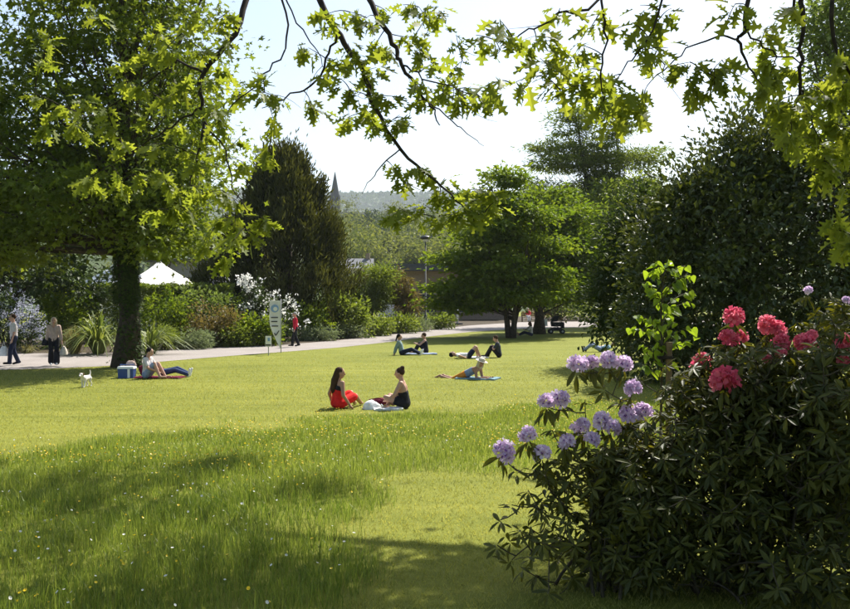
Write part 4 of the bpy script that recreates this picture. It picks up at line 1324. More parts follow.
# pavilion with a flat dark roof behind the lamp post
d0 = 100.0
xl, xr = gx(392, d0)[0], gx(512, d0)[0]
top = at(400, 271, d0)[2]
roof_t = at(400, 264, d0)[2]
pc = np.array([(xl + xr) / 2, d0 + 4, 0])
pv = thing('pavilion_building', 'low brick pavilion with a flat dark roof behind the lamp post', 'building', pc)
W = xr - xl
wall = MB().box([pc[0], d0 + 4, top / 2 - 0.1], (W, 8, top + 0.2)).build('wall', M['brick'], pv)
MB().box([pc[0], d0 + 3.6, (top + roof_t) / 2 + 0.003], (W + 1.2, 9.6, roof_t - top)).build('roof', M['felt'], pv)
for q, ww, hh, z0 in [(0.14, 1.5, 2.3, 0.9), (0.30, 1.5, 2.3, 0.9), (0.62, 1.5, 2.3, 0.9), (0.86, 1.4, 1.6, 1.3)]:
    x = xl + W * q
    fr = MB().box([x, d0 - 0.02, z0 + hh / 2], (ww + 0.2, 0.08, hh + 0.2)).build('window', M['metal_dark'], pv)
    for sx in (-1, 1):
        MB().box([x + sx * ww / 4, d0 - 0.065, z0 + hh / 2], (ww / 2 - 0.08, 0.02, hh)).build('pane', M['glass'], fr)
    MB().box([x, d0 - 0.08, z0 - 0.13], (ww + 0.4, 0.2, 0.08)).build('sill', M['sandstone'], fr)
x = xl + W * 0.46
dr = MB().box([x, d0 - 0.02, 1.1], (1.5, 0.08, 2.2)).build('door', M['metal_dark'], pv)
MB().box([x + 0.55, d0 - 0.08, 1.05], (0.06, 0.05, 0.3)).build('handle', M['grey_paint'], dr)
MB().box([pc[0], d0 - 0.55, 2.75], (W * 0.98, 0.12, 0.12)).build('fascia_rail', M['sandstone'], pv)

# grey wing at the left, seen under the ivy tree
d1 = 74.0
x0, x1 = gx(150, d1)[0], gx(216, d1)[0]
zt = at(190, 262, d1)[2]
gb = thing('garden_building', 'grey walled garden building behind the marquee', 'building', [(x0 + x1) / 2, d1 + 3, 0])
MB().box([(x0 + x1) / 2, d1 + 3, zt / 2], (x1 - x0, 6, zt)).build('wall', M['render'], gb)
MB().box([(x0 + x1) / 2, d1 + 3, zt + 0.12], (x1 - x0 + 0.8, 6.8, 0.25)).build('roof', M['felt'], gb)
MB().box([x1 - 0.55, d1 - 0.3, at(190, 284, d1)[2] / 2], (1.6, 0.5, at(190, 284, d1)[2])).build('plinth_wall', M['sandstone'], gb)
for q in (0.3, 0.65):
    wn_ = MB().box([x0 + (x1 - x0) * q, d1 - 0.03, zt * 0.62], (1.3, 0.1, 1.5)).build('window', M['metal_dark'], gb)
    MB().box([x0 + (x1 - x0) * q, d1 - 0.09, zt * 0.62], (1.1, 0.03, 1.3)).build('pane', M['glass'], wn_)


def marquee(label, pxl, pxr, pxtop, ytop, yeave, d, group):
    a, b_ = gx(pxl, d)[0], gx(pxr, d)[0]
    c = gx(pxtop, d)[0]
    zt, ze = at(100, ytop, d)[2], at(100, yeave, d)[2]
    t = thing('marquee_tent', label, 'tent', [c, d + 3, 0], group)
    nseg = 8
    V, F = [], []
    rings = []
    for k in range(nseg + 1):
        u = k / nseg
        sw = (1 - u) ** 1.25  # concave canvas roof
        z = ze + (zt - ze) * u ** 1.0
        rings.append([[c + (a - c) * sw, d + 3 - 3 * sw, z], [c + (b_ - c) * sw, d + 3 - 3 * sw, z], [c + (b_ - c) * sw, d + 3 + 3 * sw, z], [c + (a - c) * sw, d + 3 + 3 * sw, z]])
    V = np.array(rings).reshape(-1, 3)
    F = [(k * 4 + j, k * 4 + (j + 1) % 4, k * 4 + 4 + (j + 1) % 4, k * 4 + 4 + j) for k in range(nseg) for j in range(4)]
    obj('roof', V, F, M['canvas'], t)
    mb = MB()
    for (x, y) in ((a, d), (b_, d), (b_, d + 6), (a, d + 6)):
        MB().tube([[x, y, 0], [x, y, ze]], .05, 8).build('pole', M['white_paint'], t)
    mb.box([(a + b_) / 2, d + 0.02, ze - 0.15], (b_ - a - 0.1, 0.03, 0.36)).box([(a + b_) / 2, d + 5.98, ze - 0.15], (b_ - a - 0.1, 0.03, 0.36))
    mb.build('valance', M['canvas'], t)
    MB().box([(a + b_) / 2, d + 5.9, ze / 2 - 0.2], (b_ - a - 0.2, 0.02, ze - 0.5)).build('side_wall', M['canvas'], t)


marquee('white marquee tent seen to the right of the ivy-covered trunk', 118, 184, 146, 258, 287, 60, 'marquees behind the hedge')
marquee('white marquee tent seen to the left of the ivy-covered trunk', 70, 128, 104, 258, 288, 61.5, 'marquees behind the hedge')

# far house with a pale roof, and the church
c = at(356, 268, 142); hb = np.array([c[0], 142, 0.0])
ho = thing('small_house', 'small far house with a pale roof beside the yew', 'house', hb)
zr = at(356, 259, 142)[2]
MB().box([hb[0], 145, c[2] / 2], (4.4, 6, c[2])).build('wall', M['sandstone'], ho)
V = np.array([[-2.5, 141.7, c[2] - .05], [2.5, 141.7, c[2] - .05], [2.5, 148.3, c[2] - .05], [-2.5, 148.3, c[2] - .05], [-2.5, 145, zr + .2], [2.5, 145, zr + .2]]) + [hb[0], 0, 0]
obj('roof', V, [(0, 1, 5, 4), (2, 3, 4, 5), (0, 4, 3), (1, 2, 5), (0, 3, 2, 1)], M['slate'], ho)
MB().box([hb[0] + 1.6, 145, zr + 0.4], (0.6, 0.6, 1.2)).build('chimney', M['brick'], ho)
for sx in (-1.1, 1.1):
    MB().box([hb[0] + sx, 141.98, c[2] - 1.3], (1.1, 0.08, 1.3)).build('window', M['glass'], ho)

dc = 640.0
sp = at(335, 200, dc); tip = at(335.5, 172.5, dc)
g = float(hz(sp[0], dc))
ch = thing('church', 'distant stone church with a tall dark spire on the skyline', 'church', [sp[0], dc, g])
tw_h = sp[2] - 0.5
MB().box([sp[0], dc, (g + tw_h) / 2], (7.0, 7.0, tw_h - g)).build('tower', M['stone'], ch)
V, F = tube([[sp[0], dc, tw_h + 0.02], [sp[0], dc, tw_h + 1.2], [sp[0], dc, tip[2] - 0.3], [sp[0], dc, tip[2] + 0.6]], [3.9, 3.5, 0.32, 0.05], 8)
obj('spire', V, F, M['stone'], ch)
for sx in (-1, 1):
    for sy in (-1, 1):
        V, F = tube([[sp[0] + sx * 3.0, dc + sy * 3.0, tw_h], [sp[0] + sx * 3.0, dc + sy * 3.0, tw_h + 1.6], [sp[0] + sx * 3.0, dc + sy * 3.0, tw_h + 4.2]], [0.55, 0.5, 0.05], 6)
        obj('pinnacle', V, F, M['stone'], ch)
MB().box([sp[0] + 14, dc, g + 4], (22, 9, 8)).build('nave', M['stone'], ch)
MB().box([sp[0], dc - 3.55, tw_h - 3], (1.6, 0.15, 3.4)).build('louvre', M['metal_dark'], ch)
V = np.array([[3.4, -4.6, g + 8.0], [25.2, -4.6, g + 8.0], [25.2, 4.6, g + 8.0], [3.4, 4.6, g + 8.0], [3.4, 0, g + 13], [25.2, 0, g + 13]]) + [sp[0], dc, 0]
obj('roof', V, [(0, 1, 5, 4), (2, 3, 4, 5), (0, 4, 3), (1, 2, 5), (0, 3, 2, 1)], M['slate'], ch)

# lamp post
lb = ground(425.5, 331)
lh = at(425.5, 239, lb[1])[2]
lp = thing('lamp_post', 'tall thin dark lamp post with a flat head beside the path', 'lamp post', lb)
MB().tube([lb + [0, 0, -.05], lb + [0, 0, 1.1], lb + [0, 0, 1.12], lb + [0, 0, lh - .15]], [.10, .10, .065, .045], 10).build('post', M['metal_dark'], lp, smooth=True)
V, F = tube([lb + [0, 0, lh - .15], lb + [0, 0, lh + .02], lb + [0, 0, lh + .10], lb + [0, 0, lh + .20], lb + [0, 0, lh + .24]], [.10, .36, .42, .30, .06], 16)
hd = obj('lamp_head', V, F, M['metal_dark'], lp, smooth=True)
V, F = tube([lb + [0, 0, lh - .19], lb + [0, 0, lh - .04]], [.12, .27], 14)
obj('diffuser', V, F, M['white_paint'], hd)
MB().box(lb + [0, -0.085, 0.6], (0.1, 0.03, 0.45)).build('access_door', M['grey_paint'], lp)

# feather banner and small sign
fb = ground(281, 353)
f = thing('feather_banner', 'tall white feather banner with a blue emblem and dark lettering', 'banner', fb)
s = fb[1] / FPX
z = lambda py: at(281, py, fb[1])[2]
pxx = lambda px: gx(px, fb[1])[0]
out = [(280.6, 300.5), (269.8, 300.5), (269.2, 318), (270.2, 326), (273, 334), (277, 342), (280.6, 349)]
y0 = fb[1]
V = [[pxx(a), y0 - 0.012 + 0.02 * math.sin(b_ * .4), z(b_)] for a, b_ in out] + [[pxx(a), y0 + 0.012 + 0.02 * math.sin(b_ * .4), z(b_)] for a, b_ in out]
n = len(out)
F = [tuple(range(n)), tuple(range(2 * n - 1, n - 1, -1))] + [(i, n + i, n + (i + 1) % n, (i + 1) % n) for i in range(n)]
fl = obj('flag', V, F, M['banner_cloth'], f)
MB().tube([[fb[0], y0, -.1], [fb[0], y0, z(299)]], .018, 8).build('pole', M['grey_paint'], f, smooth=True)
V, F = tube([[pxx(275), y0 - .060, z(308.5)], [pxx(275), y0 - .066, z(308.5)]], [.17, .17], 20)
em = obj('emblem', V, F, M['banner_blue'], fl)
V, F = tube([[pxx(275.6), y0 - .068, z(308.9)], [pxx(275.6), y0 - .073, z(308.9)]], [.09, .09], 16)
obj('emblem_disc', V, F, M['banner_cloth'], fl)
for (pa, pb, py) in [(271.2, 278.2, 317.5), (271.4, 277.6, 321.5), (271.8, 278.4, 326)]:
    MB().box([(pxx(pa) + pxx(pb)) / 2, y0 - .060, z(py)], (pxx(pb) - pxx(pa), .006, .05)).build('lettering', M['ink'], fl)
for a, b_, c_, d_ in [(274.5, 333, 276, 335.5), (276, 335.5, 279.2, 330.5)]:
    MB().tube([[pxx(a), y0 - .062, z(b_)], [pxx(c_), y0 - .062, z(d_)]], .022, 5).build('tick_mark', M['ink'], fl)

sb_ = ground(268.5, 355.5)
sg = thing('small_sign', 'small white notice board on a stake beside the feather banner', 'sign', sb_)
z = lambda py: at(268, py, sb_[1])[2]
MB().box([sb_[0], sb_[1], z(356) / 2 + z(338) / 2], (.035, .035, z(338) - z(356))).build('stake', M['grey_paint'], sg)
bo = MB().box([sb_[0], sb_[1] - .03, (z(336) + z(346.5)) / 2], (.24, .02, z(336) - z(346.5))).build('board', M['white_paint'], sg)
MB().box([sb_[0], sb_[1] - .045, z(345)], (.22, .006, .06)).build('lettering', M['ink'], bo)
MB().box([sb_[0] + .02, sb_[1] - .045, z(339.5)], (.09, .006, .14)).build('emblem', M['banner_blue'], bo)

# white post and notice board near the pavilion
wb = gx(457.5, 83)
wp = thing('white_post', 'short white bollard on a dark foot at the path edge by the pavilion', 'bollard', wb)
MB().tube([wb + [0, 0, .1], wb + [0, 0, 1.25], wb + [0, 0, 1.32]], [.09, .09, .04], 10).build('post', M['white_paint'], wp, smooth=True)
MB().box(wb + [0, 0, .05], (.9, .5, .14)).build('foot', M['metal_dark'], wp)
nb = gx(386.5, 76)
no = thing('notice_board', 'pale blue-white notice board half hidden by the brown conifer', 'sign', nb)
MB().box(nb + [0, 0, 1.35], (1.3, .06, 1.1)).build('panel', M['banner_cloth'], no)
for sx in (-.55, .55):
    MB().box(nb + [sx, .06, .95], (.08, .08, 1.95)).build('post', M['white_paint'], no)

# bench beyond the path
bb = gx(531, 92)
be = thing('park_bench', 'wooden park bench across the path between the two trunks', 'bench', bb)
for k in range(4):
    MB().box(bb + [0, -.2 + k * .13, .45], (1.9, .1, .04)).build('seat_slat', M['wood'], be)
for k in range(3):
    MB().box(bb + [0, .28, .58 + k * .14], (1.9, .03, .1)).build('back_slat', M['wood'], be)
for sx in (-.85, .85):
    for sy in (-.2, .25):
        MB().box(bb + [sx, sy, (.21 if sy < 0 else .45)], (.07, .07, .43 if sy < 0 else .92)).build('leg', M['wood'], be)
    MB().box(bb + [sx, .0, .66], (.07, .55, .05)).build('armrest', M['wood'], be)

# pushchair under the hornbeam
M['fabric_black'] = plain('fabric_black', (0.018, 0.019, 0.024), 0.85, 0.15, 0.3, 20)
pb = gx(556, 62)
pu = thing('pushchair', 'black pushchair with its hood up beside the single-trunk tree', 'pushchair', pb)
a = np.linspace(-0.15, math.pi * .62, 9)
V = []
for sx in (-.27, .27):
    for t_ in a: V.append(pb + [.05 - .36 * math.cos(t_), sx, .82 + .36 * math.sin(t_)])
V = np.array(V + [pb + [.05, -.27, .82], pb + [.05, .27, .82]])
F = [(i, i + 1, 9 + i + 1, 9 + i) for i in range(8)] + [(18, i + 1, i) for i in range(8)] + [(19, 9 + i, 9 + i + 1) for i in range(8)]
obj('hood', V, F, M['fabric_black'], pu)
MB().box(pb + [.08, 0, .62], (.75, .5, .28), taper=1.12).box(pb + [.42, 0, .52], (.2, .46, .34)).build('seat', M['fabric_black'], pu)
MB().box(pb + [.0, 0, .3], (.6, .44, .2), taper=1.1).build('basket', M['fabric_black'], pu)
MB().tube([pb + [-.35, -.26, .18], pb + [.1, -.26, .6], pb + [.62, -.26, 1.02]], .016, 6).tube([pb + [-.35, .26, .18], pb + [.1, .26, .6], pb + [.62, .26, 1.02]], .016, 6).tube([pb + [.62, -.26, 1.02], pb + [.62, .26, 1.02]], .018, 6).tube([pb + [.4, -.26, .18], pb + [-.1, -.26, .62]], .016, 6).tube([pb + [.4, .26, .18], pb + [-.1, .26, .62]], .016, 6).build('frame', M['metal_dark'], pu)
for sx in (-.36, .4):
    for sy in (-.28, .28):
        V, F = tube([pb + [sx, sy - .02, .16], pb + [sx, sy + .02, .16]], [.155, .155], 14)
        w_ = obj('wheel', V, F, M['fabric_black'], pu)
        V, F = tube([pb + [sx, sy - .026, .16], pb + [sx, sy + .026, .16]], [.07, .07], 10)
        obj('hub', V, F, M['grey_paint'], w_)
wb2 = gx(545.5, 61.6)
cl = thing('white_cloth_bag', 'pale bag hanging beside the black pushchair', 'bag', wb2)
MB().box(wb2 + [0, 0, .74], (.26, .14, .44), taper=.8).build('pouch', M['banner_cloth'], cl)
MB().tube([wb2 + [-.06, 0, .95], wb2 + [-.03, 0, 1.04], wb2 + [.2, 0.1, 1.02], wb2 + [.3, .1, .9]], .01, 5).build('strap', M['grey_paint'], cl)

# ================================================================== PEOPLE
M['skin'] = plain('skin', (0.46, 0.27, 0.19), 0.55, 0.3, 0.06, 6)
M['skin2'] = plain('skin_tan', (0.36, 0.20, 0.13), 0.55, 0.3, 0.06, 6)
CLOTH = {'red': (0.62, 0.02, 0.018), 'black': (0.018, 0.018, 0.022), 'white': (0.72, 0.72, 0.70), 'greyshirt': (0.52, 0.49, 0.47), 'jeans': (0.045, 0.065, 0.14), 'navy': (0.02, 0.025, 0.05), 'beige': (0.48, 0.36, 0.30),
         'sage': (0.22, 0.30, 0.29), 'orange': (0.55, 0.20, 0.03), 'maroon': (0.12, 0.012, 0.03), 'crimson': (0.52, 0.025, 0.05), 'slateshirt': (0.05, 0.055, 0.07), 'bluegrey': (0.22, 0.27, 0.38), 'cream': (0.55, 0.50, 0.42),
         'hair_brown': (0.055, 0.030, 0.018), 'hair_black': (0.012, 0.010, 0.010), 'hair_blond': (0.50, 0.42, 0.30), 'hair_grey': (0.38, 0.36, 0.34), 'teal': (0.16, 0.26, 0.30), 'eye': (0.01, 0.008, 0.008), 'lip': (0.35, 0.10, 0.09)}
for k_, c_ in CLOTH.items(): M[k_] = plain(k_, c_, 0.85, 0.12, 0.18, 14)


def capsule(p0, r0, p1, r1, n=10, m=4):
    p0, p1 = np.asarray(p0, float), np.asarray(p1, float)
    d = p1 - p0
    L_ = np.linalg.norm(d)
    d = d / L_ if L_ > 1e-6 else np.array([0, 0, 1.0])
    ref = np.array([1, 0, 0]) if abs(d[0]) < 0.8 else np.array([0, 1, 0])
    u = nrm(np.cross(d, ref)); w = np.cross(d, u)
    rings = [(-r0 * math.cos(t), r0 * math.sin(t), 0) for t in np.linspace(0.12, math.pi / 2, m)] + [(r1 * math.sin(t), r1 * math.cos(t), 1) for t in np.linspace(0, math.pi / 2 - 0.12, m)]
    a = np.arange(n) * 2 * math.pi / n
    V = []
    for off, r, e in rings:
        c = (p1 if e else p0) + d * off
        V.append(c + r * (np.cos(a)[:, None] * u + np.sin(a)[:, None] * w))
    V = np.concatenate(V)
    K = len(rings)
    F = [(i * n + j, i * n + (j + 1) % n, (i + 1) * n + (j + 1) % n, (i + 1) * n + j) for i in range(K - 1) for j in range(n)]
    F += [tuple(range(n - 1, -1, -1)), tuple(range((K - 1) * n, K * n))]
    return V, F


def ell(c, r, ax):
    """ellipsoid with half sizes r along the rows of ax"""
    V, F = capsule([0, 0, 0], 1.0, [0, 0, 1e-4], 1.0, 12, 6)
    return (V * np.asarray(r)) @ np.asarray(ax) + np.asarray(c), F


def ik(a, b, l1, l2, pole):
    a, b = np.asarray(a, float), np.asarray(b, float)
    v = b - a
    L_ = np.linalg.norm(v)
    if L_ > (l1 + l2) * 0.995:
        b = a + v / L_ * (l1 + l2) * 0.995; v = b - a; L_ = np.linalg.norm(v)
    d = v / L_
    x = (L_ ** 2 + l1 ** 2 - l2 ** 2) / (2 * L_)
    h_ = math.sqrt(max(l1 ** 2 - x ** 2, 0))
    p = np.asarray(pole, float); p = nrm(p - (p @ d) * d)
    return a + d * x + p * h_, b


def person(label, base, rz, hip, spine, face, hands, feet, kp, ep, hdir=None, look=None, skin='skin', outfit=(), hair='hair_brown', hairstyle='short', scale=1.0, vox=0.016, cat='person', group='people in the park', hat=None, shoes=None, hip_axis=None):
    t = thing('person', label, cat, base, group, rz)
    t.scale = (scale,) * 3
    hip = np.asarray(hip, float); sp_ = nrm(spine); fc = np.asarray(face, float); fc = nrm(fc - (fc @ sp_) * sp_)
    lf = np.cross(sp_, fc)
    hx = lf if hip_axis is None else nrm(hip_axis)
    chest = hip + sp_ * .34; neck = hip + sp_ * .50
    hd = nrm(hdir if hdir is not None else sp_)
    lk = np.asarray(look if look is not None else face, float); lk = nrm(lk - (lk @ hd) * hd)
    hl = np.cross(hd, lk)
    head = neck + hd * .155 + lk * .02
    sh = [hip + sp_ * .45 + lf * s * .165 for s in (1, -1)]
    hj = [hip + hx * s * .095 for s in (1, -1)]
    el, wr, kn, an = [], [], [], []
    for i in range(2):
        e, w = ik(sh[i], hands[i], .28, .25, ep[i]); el.append(e); wr.append(w)
        k, a_ = ik(hj[i], feet[i][0], .43, .42, kp[i]); kn.append(k); an.append(a_)
    body = MB()
    C = lambda p, r, q, s_: body.add(*capsule(p, r, q, s_))
    for s in (1, -1):
        C(hip + hx * s * .06, .105, hip + sp_ * .17 + lf * s * .045, .095)
        C(hip + sp_ * .17 + lf * s * .045, .095, chest + lf * s * .075, .098)
        C(chest + lf * s * .075, .098, hip + sp_ * .43 + lf * s * .10, .068)
    C(neck - sp_ * .06, .062, neck + hd * .06, .052)
    ax = np.array([lk, hl, hd])
    body.add(*ell(head + hd * .012, (.098, .077, .108), ax))
    body.add(*ell(head + lk * .022 - hd * .055, (.072, .060, .065), ax))
    C(head + lk * .095 + hd * .012, .012, head + lk * .112 - hd * .022, .017)
    for s in (1, -1): body.add(*ell(head + hl * s * .078 - hd * .01, (.02, .012, .032), ax))
    for i in range(2):
        C(sh[i], .052, el[i], .041); C(el[i], .041, wr[i], .028)
        C(hj[i], .088, kn[i], .058); C(kn[i], .057, an[i], .038)
        toe = an[i] + nrm(feet[i][1]) * .17
        C(an[i] - nrm(feet[i][1]) * .03, .036, toe, .028)
        fd = nrm(wr[i] - el[i]); sd = nrm(np.cross(fd, sp_ + .01)); nn_ = np.cross(sd, fd)
        C(wr[i], .026, wr[i] + fd * .075, .03)
        for q in range(4):
            r0 = wr[i] + fd * .085 + sd * (q - 1.5) * .019
            r1 = r0 + fd * (.036 - .004 * abs(q - 1.3)) + nn_ * .008
            r2 = r1 + fd * (.022 - .003 * abs(q - 1.3)) + nn_ * .02
            C(r0, .0095, r1, .009); C(r1, .009, r2, .0075)
        r0 = wr[i] + fd * .03 + sd * .028; r1 = r0 + fd * .03 + sd * .03
        C(r0, .012, r1, .010); C(r1, .010, r1 + fd * .03 + nn_ * .008, .0085)

    def fin(mb, name, mat, v=None):
        o = mb.build(name, M[mat], t, smooth=True, local=True)
        m_ = o.modifiers.new('remesh', 'REMESH'); m_.mode = 'VOXEL'; m_.voxel_size = v or vox; m_.use_smooth_shade = True
        s_ = o.modifiers.new('smooth', 'SMOOTH'); s_.iterations = 2; s_.factor = 0.5
        return o
    fin(body, 'body', skin, min(vox, .011))
    for nm, mat, spec in outfit:
        mb = MB()
        A = lambda p, r, q, s_: mb.add(*capsule(p, r + .013, q, s_ + .013))
        lerp = lambda a_, b_, f_: a_ + (b_ - a_) * f_
        if 'torso' in spec:
            z0, z1 = spec['torso']
            for s in (1, -1):
                pts = [(0, hip + hx * s * .06, .105), (.17, hip + sp_ * .17 + lf * s * .045, .095), (.34, chest + lf * s * .075, .098), (.43, hip + sp_ * .43 + lf * s * .10, .070)]
                for (za, pa, ra), (zb, pb_, rb) in zip(pts[:-1], pts[1:]):
                    lo, hi = max(za, z0), min(zb, z1)
                    if hi > lo:
                        f0, f1 = (lo - za) / (zb - za), (hi - za) / (zb - za)
                        A(lerp(pa, pb_, f0), ra + (rb - ra) * f0, lerp(pa, pb_, f1), ra + (rb - ra) * f1)
        for key, (pa, pb_, pc_, ra, rb, rc) in (('sleeve', (sh, el, wr, .054, .043, .031)), ('leg', (hj, kn, an, .09, .061, .045))):
            if key in spec:
                f_ = spec[key]
                fl_ = spec.get('flare', 0)
                for i in range(2):
                    f1 = min(f_, 1)
                    A(pa[i], ra, lerp(pa[i], pb_[i], f1), ra + (rb - ra) * f1)
                    if f_ > 1:
                        f2 = f_ - 1
                        A(pb_[i], rb + fl_ * .4, lerp(pb_[i], pc_[i], f2), rb + (rc - rb) * f2 + fl_)
        if 'skirt' in spec:
            for i in range(2):
                A(hj[i], .10, lerp(hj[i], kn[i], spec['skirt']), .085)
            A(lerp(hj[0], kn[0], .3), .07, lerp(hj[1], kn[1], .3), .07)
            A(lerp(hj[0], kn[0], spec['skirt'] * .8), .05, lerp(hj[1], kn[1], spec['skirt'] * .8), .05)
        fin(mb, nm, mat)
    if shoes:
        for i in range(2):
            mb = MB(); dv = nrm(feet[i][1])
            mb.add(*capsule(an[i] - dv * .035, .046, an[i] + dv * .17, .036))
            fin(mb, 'shoe', shoes, .012)
    hm = MB()
    hm.add(*ell(head + hd * .035 - lk * .022, (.100, .088, .098), ax))
    if hairstyle == 'long':
        hm.add(*capsule(head - lk * .05, .085, neck - lk * .075 - sp_ * .02, .085)); hm.add(*capsule(neck - lk * .075, .085, neck - lk * .10 - sp_ * .20, .075)); hm.add(*capsule(neck - lk * .10 - sp_ * .18, .07, neck - lk * .11 - sp_ * .27, .035))
    elif hairstyle == 'bun':
        hm.add(*ell(head + hd * .115 - lk * .075, (.05, .05, .045), ax))
    elif hairstyle == 'bob':
        hm.add(*capsule(head - lk * .045, .09, neck - lk * .04 + hd * .02, .085))
        for s in (1, -1): hm.add(*capsule(head + hl * s * .06, .045, neck + hl * s * .075 + hd * .02, .045))
    elif hairstyle == 'tail':
        hm.add(*capsule(head - lk * .09 + hd * .04, .04, neck - lk * .12, .03))
    fin(hm, 'hair', hair, .012)
    if hat:
        mb = MB()
        V, F = tube([head + hd * .055, head + hd * .062], [.19, .185], 18); mb.add(V, F)
        V, F = tube([head + hd * .06, head + hd * .12, head + hd * .15], [.105, .098, .06], 16); mb.add(V, F)
        mb.build('sun_hat', M[hat], t, smooth=True, local=True)
    for s in (1, -1):
        mb = MB(); mb.add(*ell(head + lk * .088 + hl * s * .032 + hd * .018, (.010, .013, .009), ax)); mb.build('eye', M['eye'], t, local=True)
    mb = MB(); mb.add(*ell(head + lk * .092 - hd * .058, (.008, .024, .007), ax)); mb.build('mouth', M['lip'], t, local=True)
    return t


Xp, Xn, Yp, Yn, Zp = np.eye(3)[0], -np.eye(3)[0], np.eye(3)[1], -np.eye(3)[1], np.eye(3)[2]
v3 = lambda *a: np.array(a, float)

# poses are written facing +x with left = +y, then turned by rz
def sit_side(label, base, rz, arm='front', legs='out', **k):
    hip = v3(0, 0, .11)
    if legs == 'out': feet = [(v3(.80, .10, .06), v3(.4, .1, 1)), (v3(.78, -.12, .06), v3(.4, -.1, 1))]; kp = [Zp, Zp]
    elif legs == 'cross': feet = [(v3(.28, -.14, .07), v3(.3, -1, -.1)), (v3(.36, .12, .07), v3(.3, 1, -.1))]; kp = [v3(.2, 1, .5), v3(.2, -1, .5)]
    elif legs == 'bent': feet = [(v3(.52, .10, .06), v3(1, 0, 0)), (v3(.46, -.10, .06), v3(1, 0, 0))]; kp = [Zp, Zp]
    elif legs == 'side': feet = [(v3(.62, .30, .06), v3(.6, .6, -.1)), (v3(.70, .16, .06), v3(.6, .6, -.1))]; kp = [v3(.4, -.3, .6), v3(.4, -.3, .6)]
    if arm == 'front': hands = [v3(.36, .12, .20), v3(.34, -.10, .22)]; ep = [v3(-.3, 1, -.5), v3(-.3, -1, -.5)]
    elif arm == 'back': hands = [v3(-.34, .22, .04), v3(-.30, -.24, .04)]; ep = [v3(-1, .4, 0), v3(-1, -.4, 0)]
    elif arm == 'knees': hands = [v3(.42, .08, .42), v3(.42, -.06, .42)]; ep = [v3(-.2, 1, -.6), v3(-.2, -1, -.6)]
    elif arm == 'face': hands = [v3(.26, .08, .42), v3(.30, -.04, .40)]; ep = [v3(.1, 1, -.8), v3(.1, -1, -.8)]
    elif arm == 'down': hands = [v3(.05, .30, .08), v3(.10, -.30, .10)]; ep = [v3(-1, .3, 0), v3(-1, -.3, 0)]
    k.setdefault('spine', v3(.10, 0, 1))
    sp_ = k.pop('spine')
    return person(label, base, rz, hip, sp_, Xp, hands, feet, kp, ep, hdir=k.pop('hdir', v3(.12, 0, 1)), **k)


G = 'people sitting and lying on the lawn'
gA = ground(338, 408.5)
sit_side('woman with long brown hair in a red strapless dress sitting on the grass', gA, math.radians(38), arm='down', legs='side', look=v3(1, -.6, 0), spine=v3(.02, 0, 1), hair='hair_brown', hairstyle='long', vox=.012,
         outfit=[('dress', 'red', {'torso': (0, .31), 'skirt': .85}), ('dress_band', 'black', {'torso': (.29, .325)})], group=G, skin='skin2')
gB = ground(405, 408.5)
sit_side('woman with a hair bun and black outfit sitting cross-legged facing left', gB, math.radians(172), arm='front', legs='cross', spine=v3(.16, 0, 1), hair='hair_brown', hairstyle='bun', vox=.012,
         outfit=[('top', 'black', {'torso': (0.03, .22)}), ('shorts', 'black', {'torso': (0, .06), 'leg': .45})], group=G)
gC = ground(402, 355)
sit_side('person in a sage green top and dark jeans leaning back on the lawn', gC, math.radians(-8), arm='back', legs='out', spine=v3(-.28, 0, 1), hdir=v3(.05, 0, 1), hair='hair_black', hairstyle='tail',
         outfit=[('shirt', 'sage', {'torso': (0, .44), 'sleeve': 1.8}), ('jeans', 'navy', {'torso': (0, .06), 'leg': 1.9})], group=G, shoes='white')
gD = ground(426, 353.5)
sit_side('person in black sitting hugging knees, facing the one in sage green', gD, math.radians(176), arm='knees', legs='bent', spine=v3(.12, 0, 1), hair='hair_brown', hairstyle='short',
         outfit=[('vest', 'black', {'torso': (0, .36)}), ('leggings', 'black', {'torso': (0, .06), 'leg': 1.9})], group=G)
gE = ground(499, 357.5)
sit_side('person in a dark slate shirt sitting with hands at the face, knees up', gE, math.radians(170), arm='face', legs='bent', spine=v3(.14, 0, 1), hdir=v3(.35, 0, 1), hair='hair_brown', hairstyle='short',
         outfit=[('shirt', 'slateshirt', {'torso': (0, .44), 'sleeve': .75}), ('trousers', 'black', {'torso': (0, .06), 'leg': 1.9})], group=G, shoes='black')
gF = ground(531, 336)
sit_side('person in a cream top sitting in the shade between the two trunks', gF, math.radians(190), arm='knees', legs='out', hair='hair_brown', hairstyle='bob',
         outfit=[('shirt', 'cream', {'torso': (0, .44), 'sleeve': 1.2}), ('trousers', 'navy', {'torso': (0, .06), 'leg': 1.9})], group=G)
gG = ground(147, 378.5)
sit_side('young man in a pale grey t-shirt sitting beside the blue cooler', gG, math.radians(-12), arm='front', legs='bent', spine=v3(.06, 0, 1), hdir=v3(.25, 0, 1), hair='hair_black', hairstyle='short',
         outfit=[('t_shirt', 'greyshirt', {'torso': (0, .44), 'sleeve': .7}), ('shorts', 'bluegrey', {'torso': (0, .06), 'leg': .9})], group=G, scale=1.03)
# lying: on the back, legs stretched right (behind the young man)
gH = ground(163, 376.5)
person('person in blue jeans lying back on the grass behind the young man', gH, math.radians(-4), v3(0, 0, .12), v3(-.82, 0, .55), v3(.55, 0, .82), [v3(-.55, .35, .05), v3(-.5, -.35, .05)], [(v3(.80, .1, .07), v3(.3, .2, 1)), (v3(.82, -.1, .07), v3(.3, -.2, 1))],
       [v3(0, .1, 1), v3(0, -.1, 1)], [v3(-1, .5, 0), v3(-1, -.5, 0)], hdir=v3(-.5, 0, .85), hair='hair_black', outfit=[('jumper', 'maroon', {'torso': (0, .44), 'sleeve': 1.8}), ('jeans', 'jeans', {'torso': (0, .06), 'leg': 1.95})], shoes='white', group=G)
